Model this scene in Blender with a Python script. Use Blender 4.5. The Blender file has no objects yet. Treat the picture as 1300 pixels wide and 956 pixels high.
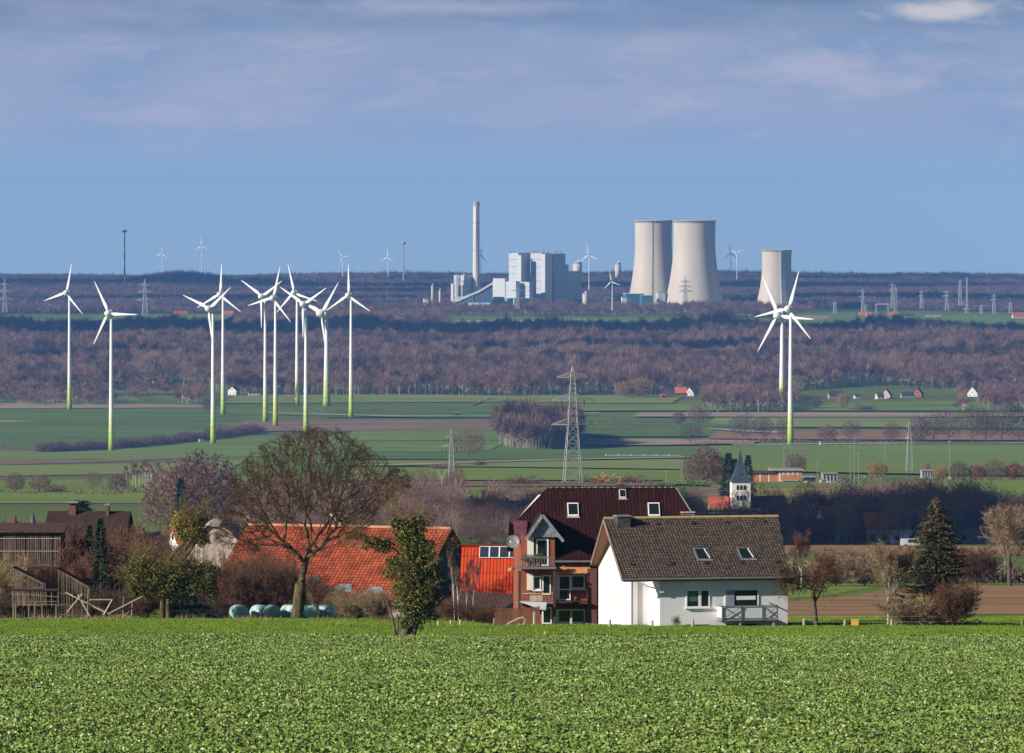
import bpy, math, random
import numpy as np
from mathutils import Vector, Matrix
R = math.radians
rng = np.random.default_rng(7)
random.seed(7)
sc = bpy.context.scene
COL = sc.collection
F = 7800.0          # focal length in photograph pixels (1300 wide)
EYE = 250.0         # photograph row at eye level

# ------------------------------------------------------------------ terrain profile
_rows = [(153,956),(232,867),(340,812),(385,797),(450,788),(560,779),(900,743),(1200,718),(1500,699),(1700,688),
         (2000,666),(2300,640),(2600,617),(3000,606),(3600,595),(4400,585),(5329,572)]
_D = [-600.,0.,60.]+[float(a) for a,b in _rows]+[5900.,6400.,16300.,25000.]
_Z = [9.,-1.7,-7.]+[(EYE-b)*a/F for a,b in _rows]+[-220.5,-220.,-221.,-430.]
_dd = np.concatenate([np.arange(-600,153,20.), np.geomspace(153,25000,700)])
_zz = np.interp(_dd,_D,_Z)
_sm = _zz.copy()
for i,d in enumerate(_dd):                       # soften the kinks
    w = max(6.,.035*abs(d)); s = np.linspace(d-w,d+w,9); _sm[i] = np.interp(s,_D,_Z).mean()
def gz(x,y=None):
    return float(np.interp(y if y is not None else x,_dd,_sm))
def gzv(y): return np.interp(y,_dd,_sm)
_vr = EYE-F*_sm[_dd>150]/_dd[_dd>150]; _vd=_dd[_dd>150]
_mono = np.maximum.accumulate(_vr[::-1])[::-1]
def Dr(row):                                     # ground distance seen at a photograph row
    return float(np.interp(-row,-_mono,_vd))
def W(px,row,D): return Vector(((px-650)*D/F,D,(EYE-row)*D/F))
def gp(px,D): return Vector(((px-650)*D/F,D,gz(D)))

# ------------------------------------------------------------------ materials
M = {}
def _new(name):
    m = bpy.data.materials.new(name); m.use_nodes = True
    nt = m.node_tree; b = nt.nodes['Principled BSDF']; return m,nt,b
def lin(c): return tuple(c[:3])+(1.,)
def mat(name,c1,c2=None,scale=3.,rough=.8,stretch=(1,1,1),bump=0.,detail=5.,spec=.3,metal=0.,rand=0.,lo=.35,hi=.65,trans=0.):
    """base colour mixed from c1 to c2 by noise in object space; rand = brightness change per object/instance"""
    if name in M: return M[name]
    m,nt,b = _new(name); N=nt.nodes; L=nt.links
    b.inputs['Roughness'].default_value=rough; b.inputs['Specular IOR Level'].default_value=spec
    b.inputs['Metallic'].default_value=metal
    tc=N.new('ShaderNodeTexCoord'); mp=N.new('ShaderNodeMapping'); mp.inputs['Scale'].default_value=stretch
    L.new(tc.outputs['Object'],mp.inputs['Vector'])
    nz=N.new('ShaderNodeTexNoise'); nz.inputs['Scale'].default_value=scale; nz.inputs['Detail'].default_value=detail
    L.new(mp.outputs[0],nz.inputs['Vector'])
    cr=N.new('ShaderNodeValToRGB'); cr.color_ramp.elements[0].position=lo; cr.color_ramp.elements[1].position=hi
    cr.color_ramp.elements[0].color=lin(c1); cr.color_ramp.elements[1].color=lin(c2 or tuple(v*.8 for v in c1))
    L.new(nz.outputs['Fac'],cr.inputs[0]); out=cr.outputs[0]
    if rand:
        oi=N.new('ShaderNodeObjectInfo'); hs=N.new('ShaderNodeHueSaturation')
        mr=N.new('ShaderNodeMapRange'); mr.inputs['To Min'].default_value=1-rand; mr.inputs['To Max'].default_value=1+rand
        L.new(oi.outputs['Random'],mr.inputs['Value']); L.new(mr.outputs[0],hs.inputs['Value'])
        mr2=N.new('ShaderNodeMapRange'); mr2.inputs['To Min'].default_value=.5-.03*rand; mr2.inputs['To Max'].default_value=.5+.06*rand
        wn=N.new('ShaderNodeTexWhiteNoise'); wn.noise_dimensions='1D'; L.new(oi.outputs['Random'],wn.inputs['W'])
        L.new(wn.outputs['Value'],mr2.inputs['Value']); L.new(mr2.outputs[0],hs.inputs['Hue'])
        L.new(out,hs.inputs['Color']); out=hs.outputs[0]
    L.new(out,b.inputs['Base Color'])
    if bump:
        bp=N.new('ShaderNodeBump'); bp.inputs['Strength'].default_value=bump; bp.inputs['Distance'].default_value=.1
        L.new(nz.outputs['Fac'],bp.inputs['Height']); L.new(bp.outputs[0],b.inputs['Normal'])
    M[name]=m; return m
def glass(name,c=(.02,.025,.03)):
    if name in M: return M[name]
    m,nt,b=_new(name); b.inputs['Base Color'].default_value=lin(c); b.inputs['Roughness'].default_value=.08
    b.inputs['Specular IOR Level'].default_value=.6; M[name]=m; return m
def roofmat(name,c1,c2,tile=(.3,.35),rough=.7,joint=.35,lich=None):
    """tiles: brick pattern in object space on UV-less slopes: uses x and distance down the slope (UV)"""
    if name in M: return M[name]
    m,nt,b=_new(name); N=nt.nodes; L=nt.links
    b.inputs['Roughness'].default_value=rough; b.inputs['Specular IOR Level'].default_value=.3
    tc=N.new('ShaderNodeTexCoord'); br=N.new('ShaderNodeTexBrick')
    br.inputs['Color1'].default_value=lin(c1); br.inputs['Color2'].default_value=lin(c2)
    br.inputs['Mortar'].default_value=lin(tuple(v*joint for v in c1)); br.inputs['Scale'].default_value=1.
    br.inputs['Brick Width'].default_value=tile[0]; br.inputs['Row Height'].default_value=tile[1]
    br.inputs['Mortar Size'].default_value=.035; br.inputs['Mortar Smooth'].default_value=.6; br.offset=.0; br.inputs['Bias'].default_value=-.1
    L.new(tc.outputs['UV'],br.inputs['Vector'])
    nz=N.new('ShaderNodeTexNoise'); nz.inputs['Scale'].default_value=.9; nz.inputs['Detail'].default_value=6; L.new(tc.outputs['Object'],nz.inputs['Vector'])
    mx=N.new('ShaderNodeMixRGB'); mx.blend_type='MULTIPLY'; mx.inputs[0].default_value=.7
    cr=N.new('ShaderNodeValToRGB'); cr.color_ramp.elements[0].position=.3; cr.color_ramp.elements[1].position=.62
    cr.color_ramp.elements[0].color=lin(lich or (.55,.55,.55)); cr.color_ramp.elements[1].color=(1,1,1,1)
    L.new(nz.outputs['Fac'],cr.inputs[0]); L.new(br.outputs['Color'],mx.inputs[1]); L.new(cr.outputs[0],mx.inputs[2]); L.new(mx.outputs[0],b.inputs['Base Color'])
    bp=N.new('ShaderNodeBump'); bp.inputs['Strength'].default_value=.8; bp.inputs['Distance'].default_value=.05
    L.new(br.outputs['Fac'],bp.inputs['Height']); bp.invert=True; L.new(bp.outputs[0],b.inputs['Normal'])
    M[name]=m; return m

# ------------------------------------------------------------------ mesh building
class MB:
    def __init__(s): s.v=[]; s.f=[]; s.uv={}
    def add(s,vs,fs):
        o=len(s.v); s.v+= [tuple(v) for v in vs]; s.f+=[tuple(i+o for i in f) for f in fs]; return s
    def box(s,x0,x1,y0,y1,z0,z1):
        return s.add([(x0,y0,z0),(x1,y0,z0),(x1,y1,z0),(x0,y1,z0),(x0,y0,z1),(x1,y0,z1),(x1,y1,z1),(x0,y1,z1)],
                     [(0,3,2,1),(4,5,6,7),(0,1,5,4),(1,2,6,5),(2,3,7,6),(3,0,4,7)])
    def bar(s,a,b,w,h=None,n=4):
        a=Vector(a); b=Vector(b); h=h or w; d=(b-a).normalized()
        u=d.cross(Vector((0,0,1))); u=u.normalized() if u.length>1e-3 else Vector((1,0,0)); v=u.cross(d)
        o=[u*w/2+v*h/2,-u*w/2+v*h/2,-u*w/2-v*h/2,u*w/2-v*h/2]
        return s.add([a+q for q in o]+[b+q for q in o],[(0,1,2,3),(7,6,5,4)]+[(i,i+4,(i+1)%4+4,(i+1)%4) for i in range(4)])
    def tube(s,a,b,r0,r1=None,n=8,cap=True):
        a=Vector(a); b=Vector(b); r1=r0 if r1 is None else r1; d=(b-a).normalized()
        u=d.cross(Vector((0,0,1))); u=u.normalized() if u.length>1e-3 else Vector((1,0,0)); v=d.cross(u)
        c=[u*math.cos(2*math.pi*i/n)+v*math.sin(2*math.pi*i/n) for i in range(n)]
        f=[(i,(i+1)%n,(i+1)%n+n,i+n) for i in range(n)]
        if cap: f+=[tuple(range(n-1,-1,-1)),tuple(range(n,2*n))]
        return s.add([a+q*r0 for q in c]+[b+q*r1 for q in c],f)
    def lathe(s,prof,n=24,c=(0,0,0),cap=True,axis='z'):
        vs=[]
        for r,z in prof:
            for i in range(n):
                t=2*math.pi*i/n; p=(r*math.cos(t),r*math.sin(t),z)
                if axis=='y': p=(p[0],p[2],p[1])
                vs.append((p[0]+c[0],p[1]+c[1],p[2]+c[2]))
        f=[(k*n+i,k*n+(i+1)%n,(k+1)*n+(i+1)%n,(k+1)*n+i) for k in range(len(prof)-1) for i in range(n)]
        if cap: f+=[tuple(range(n-1,-1,-1)),tuple((len(prof)-1)*n+i for i in range(n))]
        return s.add(vs,f)
    def slab(s,pts,t):
        """thick sheet: polygon pts (planar), thickness t along its downward normal"""
        p=[Vector(q) for q in pts]; nrm=(p[1]-p[0]).cross(p[2]-p[0]).normalized()
        if nrm.z<0: nrm=-nrm
        n=len(p); q=[v-nrm*t for v in p]
        return s.add(p+q,[tuple(range(n)),tuple(range(2*n-1,n-1,-1))]+[(i,i+n,(i+1)%n+n,(i+1)%n) for i in range(n)])
    def xform(s,mx): s.v=[tuple(mx@Vector(v)) for v in s.v]; return s
    def obj(s,name,m,parent=None,loc=None,rz=0.,smooth=False,uvslope=False):
        me=bpy.data.meshes.new(name); me.from_pydata(s.v,[],s.f); me.update()
        import bmesh
        bm=bmesh.new(); bm.from_mesh(me); bmesh.ops.recalc_face_normals(bm,faces=bm.faces); bm.to_mesh(me); bm.free()
        if uvslope:       # u along the horizontal direction in the face, v up the slope, metres
            uvl=me.uv_layers.new(name='UVMap')
            for p in me.polygons:
                nr=p.normal; h=Vector((0,0,1)).cross(nr); h=h.normalized() if h.length>1e-3 else Vector((1,0,0)); g=nr.cross(h)
                for li in p.loop_indices:
                    co=me.vertices[me.loops[li].vertex_index].co; uvl.data[li].uv=(co.dot(h),co.dot(g))
        if smooth:
            for p in me.polygons: p.use_smooth=True
        me.materials.append(m)
        o=bpy.data.objects.new(name,me); COL.objects.link(o)
        if parent: o.parent=parent
        if loc is not None: o.location=loc
        if rz: o.rotation_euler=(0,0,rz)
        return o
def tag(o,label,cat,group=None,kind=None):
    if label: o['label']=label
    if cat: o['category']=cat
    if group: o['group']=group
    if kind: o['kind']=kind
    return o
def thing(name,label,cat,loc=(0,0,0),rz=0.,group=None):
    o=bpy.data.objects.new(name,None); COL.objects.link(o); o.location=loc; o.rotation_euler=(0,0,rz); o.empty_display_size=.5
    return tag(o,label,cat,group)
def mesh_np(name,parts,mats,smooth=False):
    """parts: list of (verts (n,3), faces (m,k), material index)"""
    me=bpy.data.meshes.new(name); vs=[];li=[];ls=[];lt=[];mi=[];o=0;l0=0
    for v,f,k in parts:
        f=np.asarray(f); 
        if len(f)==0: continue
        vs.append(np.asarray(v,dtype=np.float32)); li.append((f+o).ravel()); n=f.shape[1]
        ls.append(l0+np.arange(len(f))*n); lt.append(np.full(len(f),n)); mi.append(np.full(len(f),k)); o+=len(v); l0+=f.size
    vs=np.concatenate(vs); li=np.concatenate(li).astype(np.int32); ls=np.concatenate(ls).astype(np.int32); lt=np.concatenate(lt).astype(np.int32); mi=np.concatenate(mi).astype(np.int32)
    me.vertices.add(len(vs)); me.vertices.foreach_set('co',vs.ravel()); me.loops.add(len(li)); me.loops.foreach_set('vertex_index',li)
    me.polygons.add(len(ls)); me.polygons.foreach_set('loop_start',ls); me.polygons.foreach_set('loop_total',lt); me.polygons.foreach_set('material_index',mi)
    if smooth: me.polygons.foreach_set('use_smooth',np.ones(len(ls),bool))
    me.update(calc_edges=True); me.validate()
    for m in mats: me.materials.append(m)
    return me
def link(name,me,parent=None,loc=None,rz=0,s=None):
    o=bpy.data.objects.new(name,me); COL.objects.link(o)
    if parent: o.parent=parent
    if loc is not None: o.location=loc
    o.rotation_euler=(0,0,rz)
    if s is not None: o.scale=(s,s,s) if not hasattr(s,'__len__') else s
    return o

# ------------------------------------------------------------------ vegetation
def frames(d):
    up=np.zeros_like(d); up[:,2]=1; up[np.abs(d[:,2])>.95]=(1,0,0)
    u=np.cross(d,up); u/=np.linalg.norm(u,axis=1,keepdims=True)+1e-9; v=np.cross(d,u); return u,v
def tubes(segs,n=4,k=0):
    if len(segs)==0: return (np.zeros((0,3)),np.zeros((0,4),int),k)
    a=np.array(segs); p0=a[:,:3];p1=a[:,3:6];r0=a[:,6:7];r1=a[:,7:8]
    d=p1-p0; d/=np.linalg.norm(d,axis=1,keepdims=True)+1e-9; u,v=frames(d); m=len(a)
    ring=[];ring2=[]
    for i in range(n):
        t=2*math.pi*i/n; o=u*math.cos(t)+v*math.sin(t); ring.append(p0+o*r0); ring2.append(p1+o*r1)
    V=np.stack(ring+ring2,1).reshape(-1,3); b=np.arange(m)[:,None]*2*n
    Fc=np.concatenate([np.hstack([b+i,b+(i+1)%n,b+(i+1)%n+n,b+i+n]) for i in range(n)])
    return (V,Fc,k)
def spikes(p,d,L,w,k=0):
    """thin triangles from p along d"""
    d=d/(np.linalg.norm(d,axis=1,keepdims=True)+1e-9); m=len(p); r=rng.normal(size=(m,3)); u=np.cross(d,r); u/=np.linalg.norm(u,axis=1,keepdims=True)+1e-9
    V=np.stack([p-u*w/2,p+u*w/2,p+d*L],1).reshape(-1,3); b=np.arange(m)[:,None]*3
    return (V,np.hstack([b,b+1,b+2]),k)
def leaves(p,size,k=0,flat=.0,asp=.6):
    m=len(p); size=np.broadcast_to(np.asarray(size,dtype=float).reshape(-1,1),(m,1))
    a=rng.normal(size=(m,3)); a[:,2]*=(1-flat); a/=np.linalg.norm(a,axis=1,keepdims=True)
    r=rng.normal(size=(m,3)); r[:,2]*=(1-flat); c=np.cross(a,r); c/=np.linalg.norm(c,axis=1,keepdims=True)+1e-9
    V=np.stack([p-a*size/2,p+c*size*asp/2,p+a*size/2,p-c*size*asp/2],1).reshape(-1,3); b=np.arange(m)[:,None]*4
    return (V,np.hstack([b,b+1,b+2,b+3]),k)
def rotv(d,ang,az):
    """tilt unit d by ang toward a random perpendicular at az"""
    u=d.cross(Vector((0,0,1))); u=u.normalized() if u.length>1e-3 else Vector((1,0,0)); v=d.cross(u)
    return (d*math.cos(ang)+(u*math.cos(az)+v*math.sin(az))*math.sin(ang)).normalized()
def grow(out,tips,p,d,L,r,lev,c):
    """c: dict steps,kids,ang,lenf,rf,wig,trop,start lists per level, max"""
    n=c['steps'][lev]; az=random.random()*6.28
    for i in range(n):
        f=(i+1)/n
        d=(d+Vector((random.gauss(0,1),random.gauss(0,1),random.gauss(0,1)))*c['wig'][lev]+Vector((0,0,1))*c['trop'][lev]).normalized()
        q=p+d*(L/n); r1=max(c.get('rmin',.004),r*(1-.75*f)) if lev>0 else r*(1-.35*f)
        r0=r if i==0 else rp
        out[lev].append((*p,*q,r0,r1)); rp=r1; p=q
        if lev<c['max'] and f>=c['start'][lev]:
            k=c['kids'][lev]; k=int(k)+(random.random()<k%1)
            for j in range(k):
                az+=2.4+random.gauss(0,.3)
                grow(out,tips,p.copy(),rotv(d,R(c['ang'][lev])*random.uniform(.7,1.25),az),L*c['lenf'][lev]*random.uniform(.7,1.2)*((.72+.35*f) if c.get('outer') and lev<=1 else (1.15-.4*f)),r1*c['rf'][lev],lev+1,c)
    if lev==c['max']: tips.append((p,d))
def skel(seed,H,c,r):
    random.seed(seed); out=[[] for _ in range(c['max']+1)]; tips=[]
    grow(out,tips,Vector((0,0,0)),Vector((0,0,1)),H,r,0,c); return out,tips
ROUND=dict(steps=[5,5,4,3],kids=[3,2,2,0],ang=[48,42,38,0],lenf=[.75,.55,.5,0],rf=[.55,.55,.6,0],wig=[.06,.16,.2,.2],trop=[.0,.05,.04,.03],start=[.5,.35,.3,0],max=3,rmin=.012)
SHRUB=dict(steps=[3,6,4,3],kids=[7,1.9,2,0],ang=[44,32,34,0],lenf=[4.6,.5,.5,0],rf=[.5,.6,.6,0],wig=[.05,.12,.16,.2],trop=[0,.05,.05,.04],start=[.1,.15,.2,0],max=3,rmin=.006)
def tree_mesh(name,seed,H,c,r,mb,mt,fine=3,twigs=0,tl=.6,tw=.02):
    out,tips=skel(seed,H,c,r); P=[tubes(out[0],7,0)]
    for l in range(1,c['max']+1): P.append(tubes(out[l],5 if l==1 else 3,0 if l<c['max'] else 1))
    if twigs:
        a=np.array([(*t[0],*t[1]) for t in tips]); a=np.repeat(a,twigs,0)
        ln=rng.uniform(.5,1.1,(len(a),1))*tl; d=a[:,3:]+rng.normal(size=(len(a),3))*.45+(0,0,.15)
        P.append(spikes(a[:,:3]-a[:,3:]*rng.uniform(0,.5,(len(a),1)),d,ln,tw,1))
    return mesh_np(name,P,[mb,mt])

def colonize(A,chain,step,kill,infl,iters=90,up=.06,seed=0,pw=2.05,r0=.008,jit=.12):
    """grow a branching skeleton from chain towards the points A; returns nodes, parents, radii"""
    r=np.random.default_rng(seed); A=np.array(A,float); Nn=[np.array(c,float) for c in chain]; par=[-1]+list(range(len(chain)-1))
    P=np.array(Nn); d=np.linalg.norm(A[:,None]-P[None],axis=2); near=d.argmin(1); nd=d.min(1); alive=np.ones(len(A),bool); used=set()
    for it in range(iters):
        act=alive&(nd<infl)
        if not act.any(): break
        idx=near[act]; v=A[act]-np.array(Nn)[idx]; v/=np.linalg.norm(v,axis=1,keepdims=True)+1e-9
        acc=np.zeros((len(Nn),3)); np.add.at(acc,idx,v); new=[]
        for i in np.unique(idx):
            g=acc[i]; l=np.linalg.norm(g)
            if l<1e-3: continue
            g=g/l+r.normal(size=3)*jit+(0,0,up); g/=np.linalg.norm(g); p=Nn[i]+g*step; key=(i,tuple(np.round(p/(step*.4)).astype(int)))
            if key in used: 
                alive[act&(near==i)&(nd<kill*2)]=False; continue
            used.add(key); new.append((p,i))
        if not new: break
        k0=len(Nn)
        for p,i in new: Nn.append(p); par.append(i)
        Q=np.array([p for p,i in new]); 
        for c in range(0,len(Q),400):
            dd=np.linalg.norm(A[:,None]-Q[None,c:c+400],axis=2); m=dd.min(1); j=dd.argmin(1); b=m<nd; nd[b]=m[b]; near[b]=k0+c+j[b]
        alive&=nd>kill
    n=len(Nn); rr=np.zeros(n); 
    for i in range(n-1,-1,-1):
        if rr[i]==0: rr[i]=r0**pw
        if par[i]>=0: rr[par[i]]+=rr[i]
    return np.array(Nn),np.array(par),rr**(1/pw)
def col_parts(Nd,par,rad,thr=(.05,.02),flare=1.,k_big=0,k_fine=1,twig=None,tw=.018,rmul=1.):
    """(big, fine) lists of mesh parts"""
    i=np.arange(1,len(Nd)); i=i[par[i]>=0]; p0=Nd[par[i]]; p1=Nd[i]; r1=rad[i]*rmul; rp=rad[par[i]]*rmul; ra=np.minimum(rp,r1*1.35+.003)
    S=np.c_[p0,p1,ra,r1]; b=r1>=thr[0]; m=(r1<thr[0])&(r1>=thr[1]); f=r1<thr[1]
    big=[tubes(S[b],8,k_big)]; fine=[tubes(S[m],5,k_fine),tubes(S[f],3,k_fine)]
    if twig:
        q=i[f]; q=np.repeat(q,twig[0]); d=Nd[q]-Nd[par[q]]; d/=np.linalg.norm(d,axis=1,keepdims=True)+1e-9
        fine.append(spikes(Nd[q]-d*rng.uniform(0,.2,(len(q),1)),d+rng.normal(size=(len(q),3))*.55+(0,0,.12),rng.uniform(twig[1],twig[2],(len(q),1)),tw,k_fine))
    return big,fine
def crown_tree(seed,H,Wd,trunk,n=420,mats=None,zlow=.28,shape=1.,twig=(5,.5,1.1),tw=.1,step=None,r0=.012,vase=False,rmul=1.,thr=(.05,.02),name='crown_tree'):
    r=np.random.default_rng(seed); u=r.normal(size=(n,3)); u/=np.linalg.norm(u,axis=1,keepdims=True); q=u*r.random((n,1))**.4; c=H*(1+zlow)/2
    lump=1+.16*np.sin(u[:,:1]*5+seed)*np.cos(u[:,1:2]*4+seed); A=q*lump*(Wd/2,Wd/2,H*(1-zlow)/2)+(0,0,c)
    if vase: A[:,:2]*=(.35+.75*np.clip((A[:,2:]-H*zlow)/(H*(1-zlow)),0,1))
    st=step or H/28; ch=[(r.normal()*.01,r.normal()*.01,z) for z in np.arange(-.3,H*trunk,st)]
    Nd,par,rad=colonize(A,ch,st,st*1.25,H*.3,110,.05,seed,2.2,r0); b,f=col_parts(Nd,par,rad,thr,twig=twig,tw=tw,rmul=rmul); return b,f

# ------------------------------------------------------------------ scatter with geometry nodes (only for uncountable stuff)
def scatter(name,pts,protos,idx,rot,scl,label=None,grp=None):
    pc=bpy.data.collections.new('proto_'+name)
    for i,me in enumerate(protos):
        o=bpy.data.objects.new('%s_proto_%02d'%(name,i),me); pc.objects.link(o)
    me=bpy.data.meshes.new(name); me.vertices.add(len(pts)); me.vertices.foreach_set('co',np.asarray(pts,dtype=np.float32).ravel())
    for n,t,a in (('ix','INT',idx),('rz','FLOAT',rot)):
        at=me.attributes.new(n,t,'POINT'); at.data.foreach_set('value',np.asarray(a))
    at=me.attributes.new('sc','FLOAT_VECTOR','POINT'); at.data.foreach_set('vector',np.asarray(scl,dtype=np.float32).ravel())
    me.update(); o=bpy.data.objects.new(name,me); COL.objects.link(o)
    ng=bpy.data.node_groups.new('scatter_'+name,'GeometryNodeTree'); N=ng.nodes; L=ng.links
    ng.interface.new_socket('Geometry',in_out='INPUT',socket_type='NodeSocketGeometry'); ng.interface.new_socket('Geometry',in_out='OUTPUT',socket_type='NodeSocketGeometry')
    gi=N.new('NodeGroupInput'); go=N.new('NodeGroupOutput'); ip=N.new('GeometryNodeInstanceOnPoints'); ci=N.new('GeometryNodeCollectionInfo')
    ci.inputs[0].default_value=pc; ci.inputs['Separate Children'].default_value=True; ci.inputs['Reset Children'].default_value=True
    def at(n,t):
        a=N.new('GeometryNodeInputNamedAttribute'); a.data_type=t; a.inputs['Name'].default_value=n; return a.outputs['Attribute']
    cb=N.new('ShaderNodeCombineXYZ'); L.new(at('rz','FLOAT'),cb.inputs['Z'])
    L.new(gi.outputs[0],ip.inputs['Points']); L.new(ci.outputs[0],ip.inputs['Instance']); ip.inputs['Pick Instance'].default_value=True
    L.new(at('ix','INT'),ip.inputs['Instance Index']); L.new(cb.outputs[0],ip.inputs['Rotation']); L.new(at('sc','FLOAT_VECTOR'),ip.inputs['Scale'])
    L.new(ip.outputs[0],go.inputs[0])
    md=o.modifiers.new('scatter','NODES'); md.node_group=ng
    o['kind']='stuff'
    if label: o['label']=label
    return o

# ------------------------------------------------------------------ camera, sun, sky
cam=bpy.data.cameras.new('camera'); co=bpy.data.objects.new('camera',cam); COL.objects.link(co); sc.camera=co
cam.sensor_width=36; cam.lens=F/1300*36; cam.clip_start=1; cam.clip_end=60000
co.location=(0,0,0); co.rotation_euler=(R(90)-math.atan((478-EYE)/F),0,0)
SUN_EL,SUN_AZ=R(24),R(61)     # azimuth from straight behind the camera towards the left
sd=Vector((-math.sin(SUN_AZ)*math.cos(SUN_EL),-math.cos(SUN_AZ)*math.cos(SUN_EL),math.sin(SUN_EL)))
sl=bpy.data.lights.new('sun','SUN'); sl.energy=5.0; sl.angle=R(.5); sl.color=(1,.93,.82)
so=bpy.data.objects.new('sun',sl); COL.objects.link(so); so.rotation_euler=sd.to_track_quat('Z','Y').to_euler()
w=bpy.data.worlds.new('World'); sc.world=w; w.use_nodes=True; N=w.node_tree.nodes; L=w.node_tree.links
bg=N['Background']; bg.inputs['Strength'].default_value=.05
tc=N.new('ShaderNodeTexCoord'); sx=N.new('ShaderNodeSeparateXYZ'); L.new(tc.outputs['Generated'],sx.inputs[0])
mx=N.new('ShaderNodeMath'); mx.operation='MAXIMUM'; mx.inputs[1].default_value=.02; L.new(sx.outputs['Z'],mx.inputs[0])
cb=N.new('ShaderNodeCombineXYZ'); L.new(sx.outputs['X'],cb.inputs[0]); L.new(sx.outputs['Y'],cb.inputs[1]); L.new(mx.outputs[0],cb.inputs[2])
sky=N.new('ShaderNodeTexSky'); sky.sky_type='NISHITA'; sky.sun_disc=False; sky.sun_elevation=SUN_EL; sky.sun_rotation=math.atan2(sd.x,sd.y); sky.altitude=200
sky.air_density=.6; sky.dust_density=.3; sky.ozone_density=2.
L.new(cb.outputs[0],sky.inputs['Vector'])
# cloud deck low over the horizon: colours are radiance, so divided by the background strength
def ramp(fac,stops,interp='EASE'):
    r=N.new('ShaderNodeValToRGB'); e=r.color_ramp.elements; r.color_ramp.interpolation=interp
    while len(e)<len(stops): e.new(.5)
    for i,(p,c) in enumerate(stops): e[i].position=p; e[i].color=lin(c)
    L.new(fac,r.inputs[0]); return r.outputs[0]
def mrange(sock,a,b,c=0.,d=1.):
    r=N.new('ShaderNodeMapRange'); L.new(sock,r.inputs['Value']); r.inputs['From Min'].default_value=a; r.inputs['From Max'].default_value=b
    r.inputs['To Min'].default_value=c; r.inputs['To Max'].default_value=d; return r.outputs[0]
def noise(scale,xs,zs,off,detail=6.,rough=.55,dist=0.):
    mp=N.new('ShaderNodeMapping'); mp.inputs['Scale'].default_value=(xs,xs*.2,zs); mp.inputs['Location'].default_value=off
    L.new(tc.outputs['Generated'],mp.inputs[0]); nz=N.new('ShaderNodeTexNoise'); nz.inputs['Scale'].default_value=scale
    nz.inputs['Detail'].default_value=detail; nz.inputs['Roughness'].default_value=rough; nz.inputs['Distortion'].default_value=dist; L.new(mp.outputs[0],nz.inputs['Vector']); return nz.outputs['Fac']
def mixc(f,a,b,t='MIX'):
    m=N.new('ShaderNodeMixRGB'); m.blend_type=t
    if isinstance(f,float): m.inputs[0].default_value=f
    else: L.new(f,m.inputs[0])
    for i,q in ((1,a),(2,b)):
        if isinstance(q,tuple): m.inputs[i].default_value=lin(q)
        else: L.new(q,m.inputs[i])
    return m.outputs[0]
def mul(a,b):
    m=N.new('ShaderNodeMath'); m.operation='MULTIPLY'; m.use_clamp=True
    for i,q in ((0,a),(1,b)):
        if isinstance(q,float): m.inputs[i].default_value=q
        else: L.new(q,m.inputs[i])
    return m.outputs[0]
el=mrange(sx.outputs['Z'],-.013,.034)
SK=.86
def S(r,g,b): return tuple(SK*(v/255)**2.2 for v in (r,g,b))
base=ramp(el,[(0,S(176,206,230)),(.318,S(172,203,228)),(.355,S(152,184,213)),(.404,S(143,172,207)),(.50,S(132,160,199)),(.70,S(124,150,188)),(1,S(118,142,176))],'LINEAR')
band=ramp(el,[(0,(0,0,0)),(.34,(0,0,0)),(.56,(.75,.75,.75)),(.64,(1,1,1)),(.8,(.85,.85,.85)),(.88,(.25,.25,.25)),(1,(.4,.4,.4))])
n1=noise(1.,20.,80.,(3.1,0,1.7),7.,.55,.3)
c1=mrange(n1,.30,.62)
col=mixc(mul(mul(c1,band),.85),base,S(160,168,196))
n2=noise(1.,50.,190.,(9.3,0,4.2),7.,.6,.3); c2=mul(mrange(n2,.52,.72),mul(band,.7)); col=mixc(c2,col,S(176,176,200))
topb=mrange(el,.82,.97); n3=noise(1.,24.,170.,(5.5,0,7.9),7.,.62,.5); col=mixc(mul(mul(mrange(n3,.36,.6),topb),.75),col,S(98,120,156))
def puff(px,row,rx,rz_,c,k,off):
    # one bank of lit cloud at a compass bearing / height above the horizon
    mp=N.new('ShaderNodeMapping'); mp.inputs['Location'].default_value=(-(px-650)/F/rx*F,0,-(EYE-row)/F/rz_*F); mp.inputs['Scale'].default_value=(F/rx,0,F/rz_); L.new(tc.outputs['Generated'],mp.inputs[0])
    ln=N.new('ShaderNodeVectorMath'); ln.operation='LENGTH'; L.new(mp.outputs[0],ln.inputs[0])
    nn=noise(1.,90.,260.,off,6.,.6,.3); ad=N.new('ShaderNodeMath'); ad.operation='ADD'; L.new(ln.outputs['Value'],ad.inputs[0]); L.new(mrange(nn,.3,.7,.55,-.55),ad.inputs[1])
    return mul(mrange(ad.outputs[0],1.1,.2),k)
col=mixc(puff(1185,14,95,20,None,.75,(1,0,2)),col,S(206,200,204))
col=mixc(puff(1050,90,120,34,None,.6,(4,0,2)),col,S(180,180,202))
col=mixc(puff(560,8,170,14,None,.5,(7,0,5)),col,S(172,172,198))
col=mixc(puff(320,146,34,20,None,.4,(3,0,8)),col,S(176,178,206))
col=mixc(puff(120,16,150,22,None,.4,(2,0,3)),col,S(160,164,192))
scl=N.new('ShaderNodeVectorMath'); scl.operation='SCALE'; scl.inputs['Scale'].default_value=1/.05; L.new(col,scl.inputs[0])
lowf=ramp(mrange(sx.outputs['Z'],.037,.10),[(0,(1,1,1)),(1,(0,0,0))])
fin=mixc(lowf,sky.outputs[0],scl.outputs[0]); L.new(fin,bg.inputs['Color'])
vs=sc.view_settings; vs.view_transform='Standard'; vs.look='None'; vs.gamma=1; vs.use_curve_mapping=False; vs.exposure=.35
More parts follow.
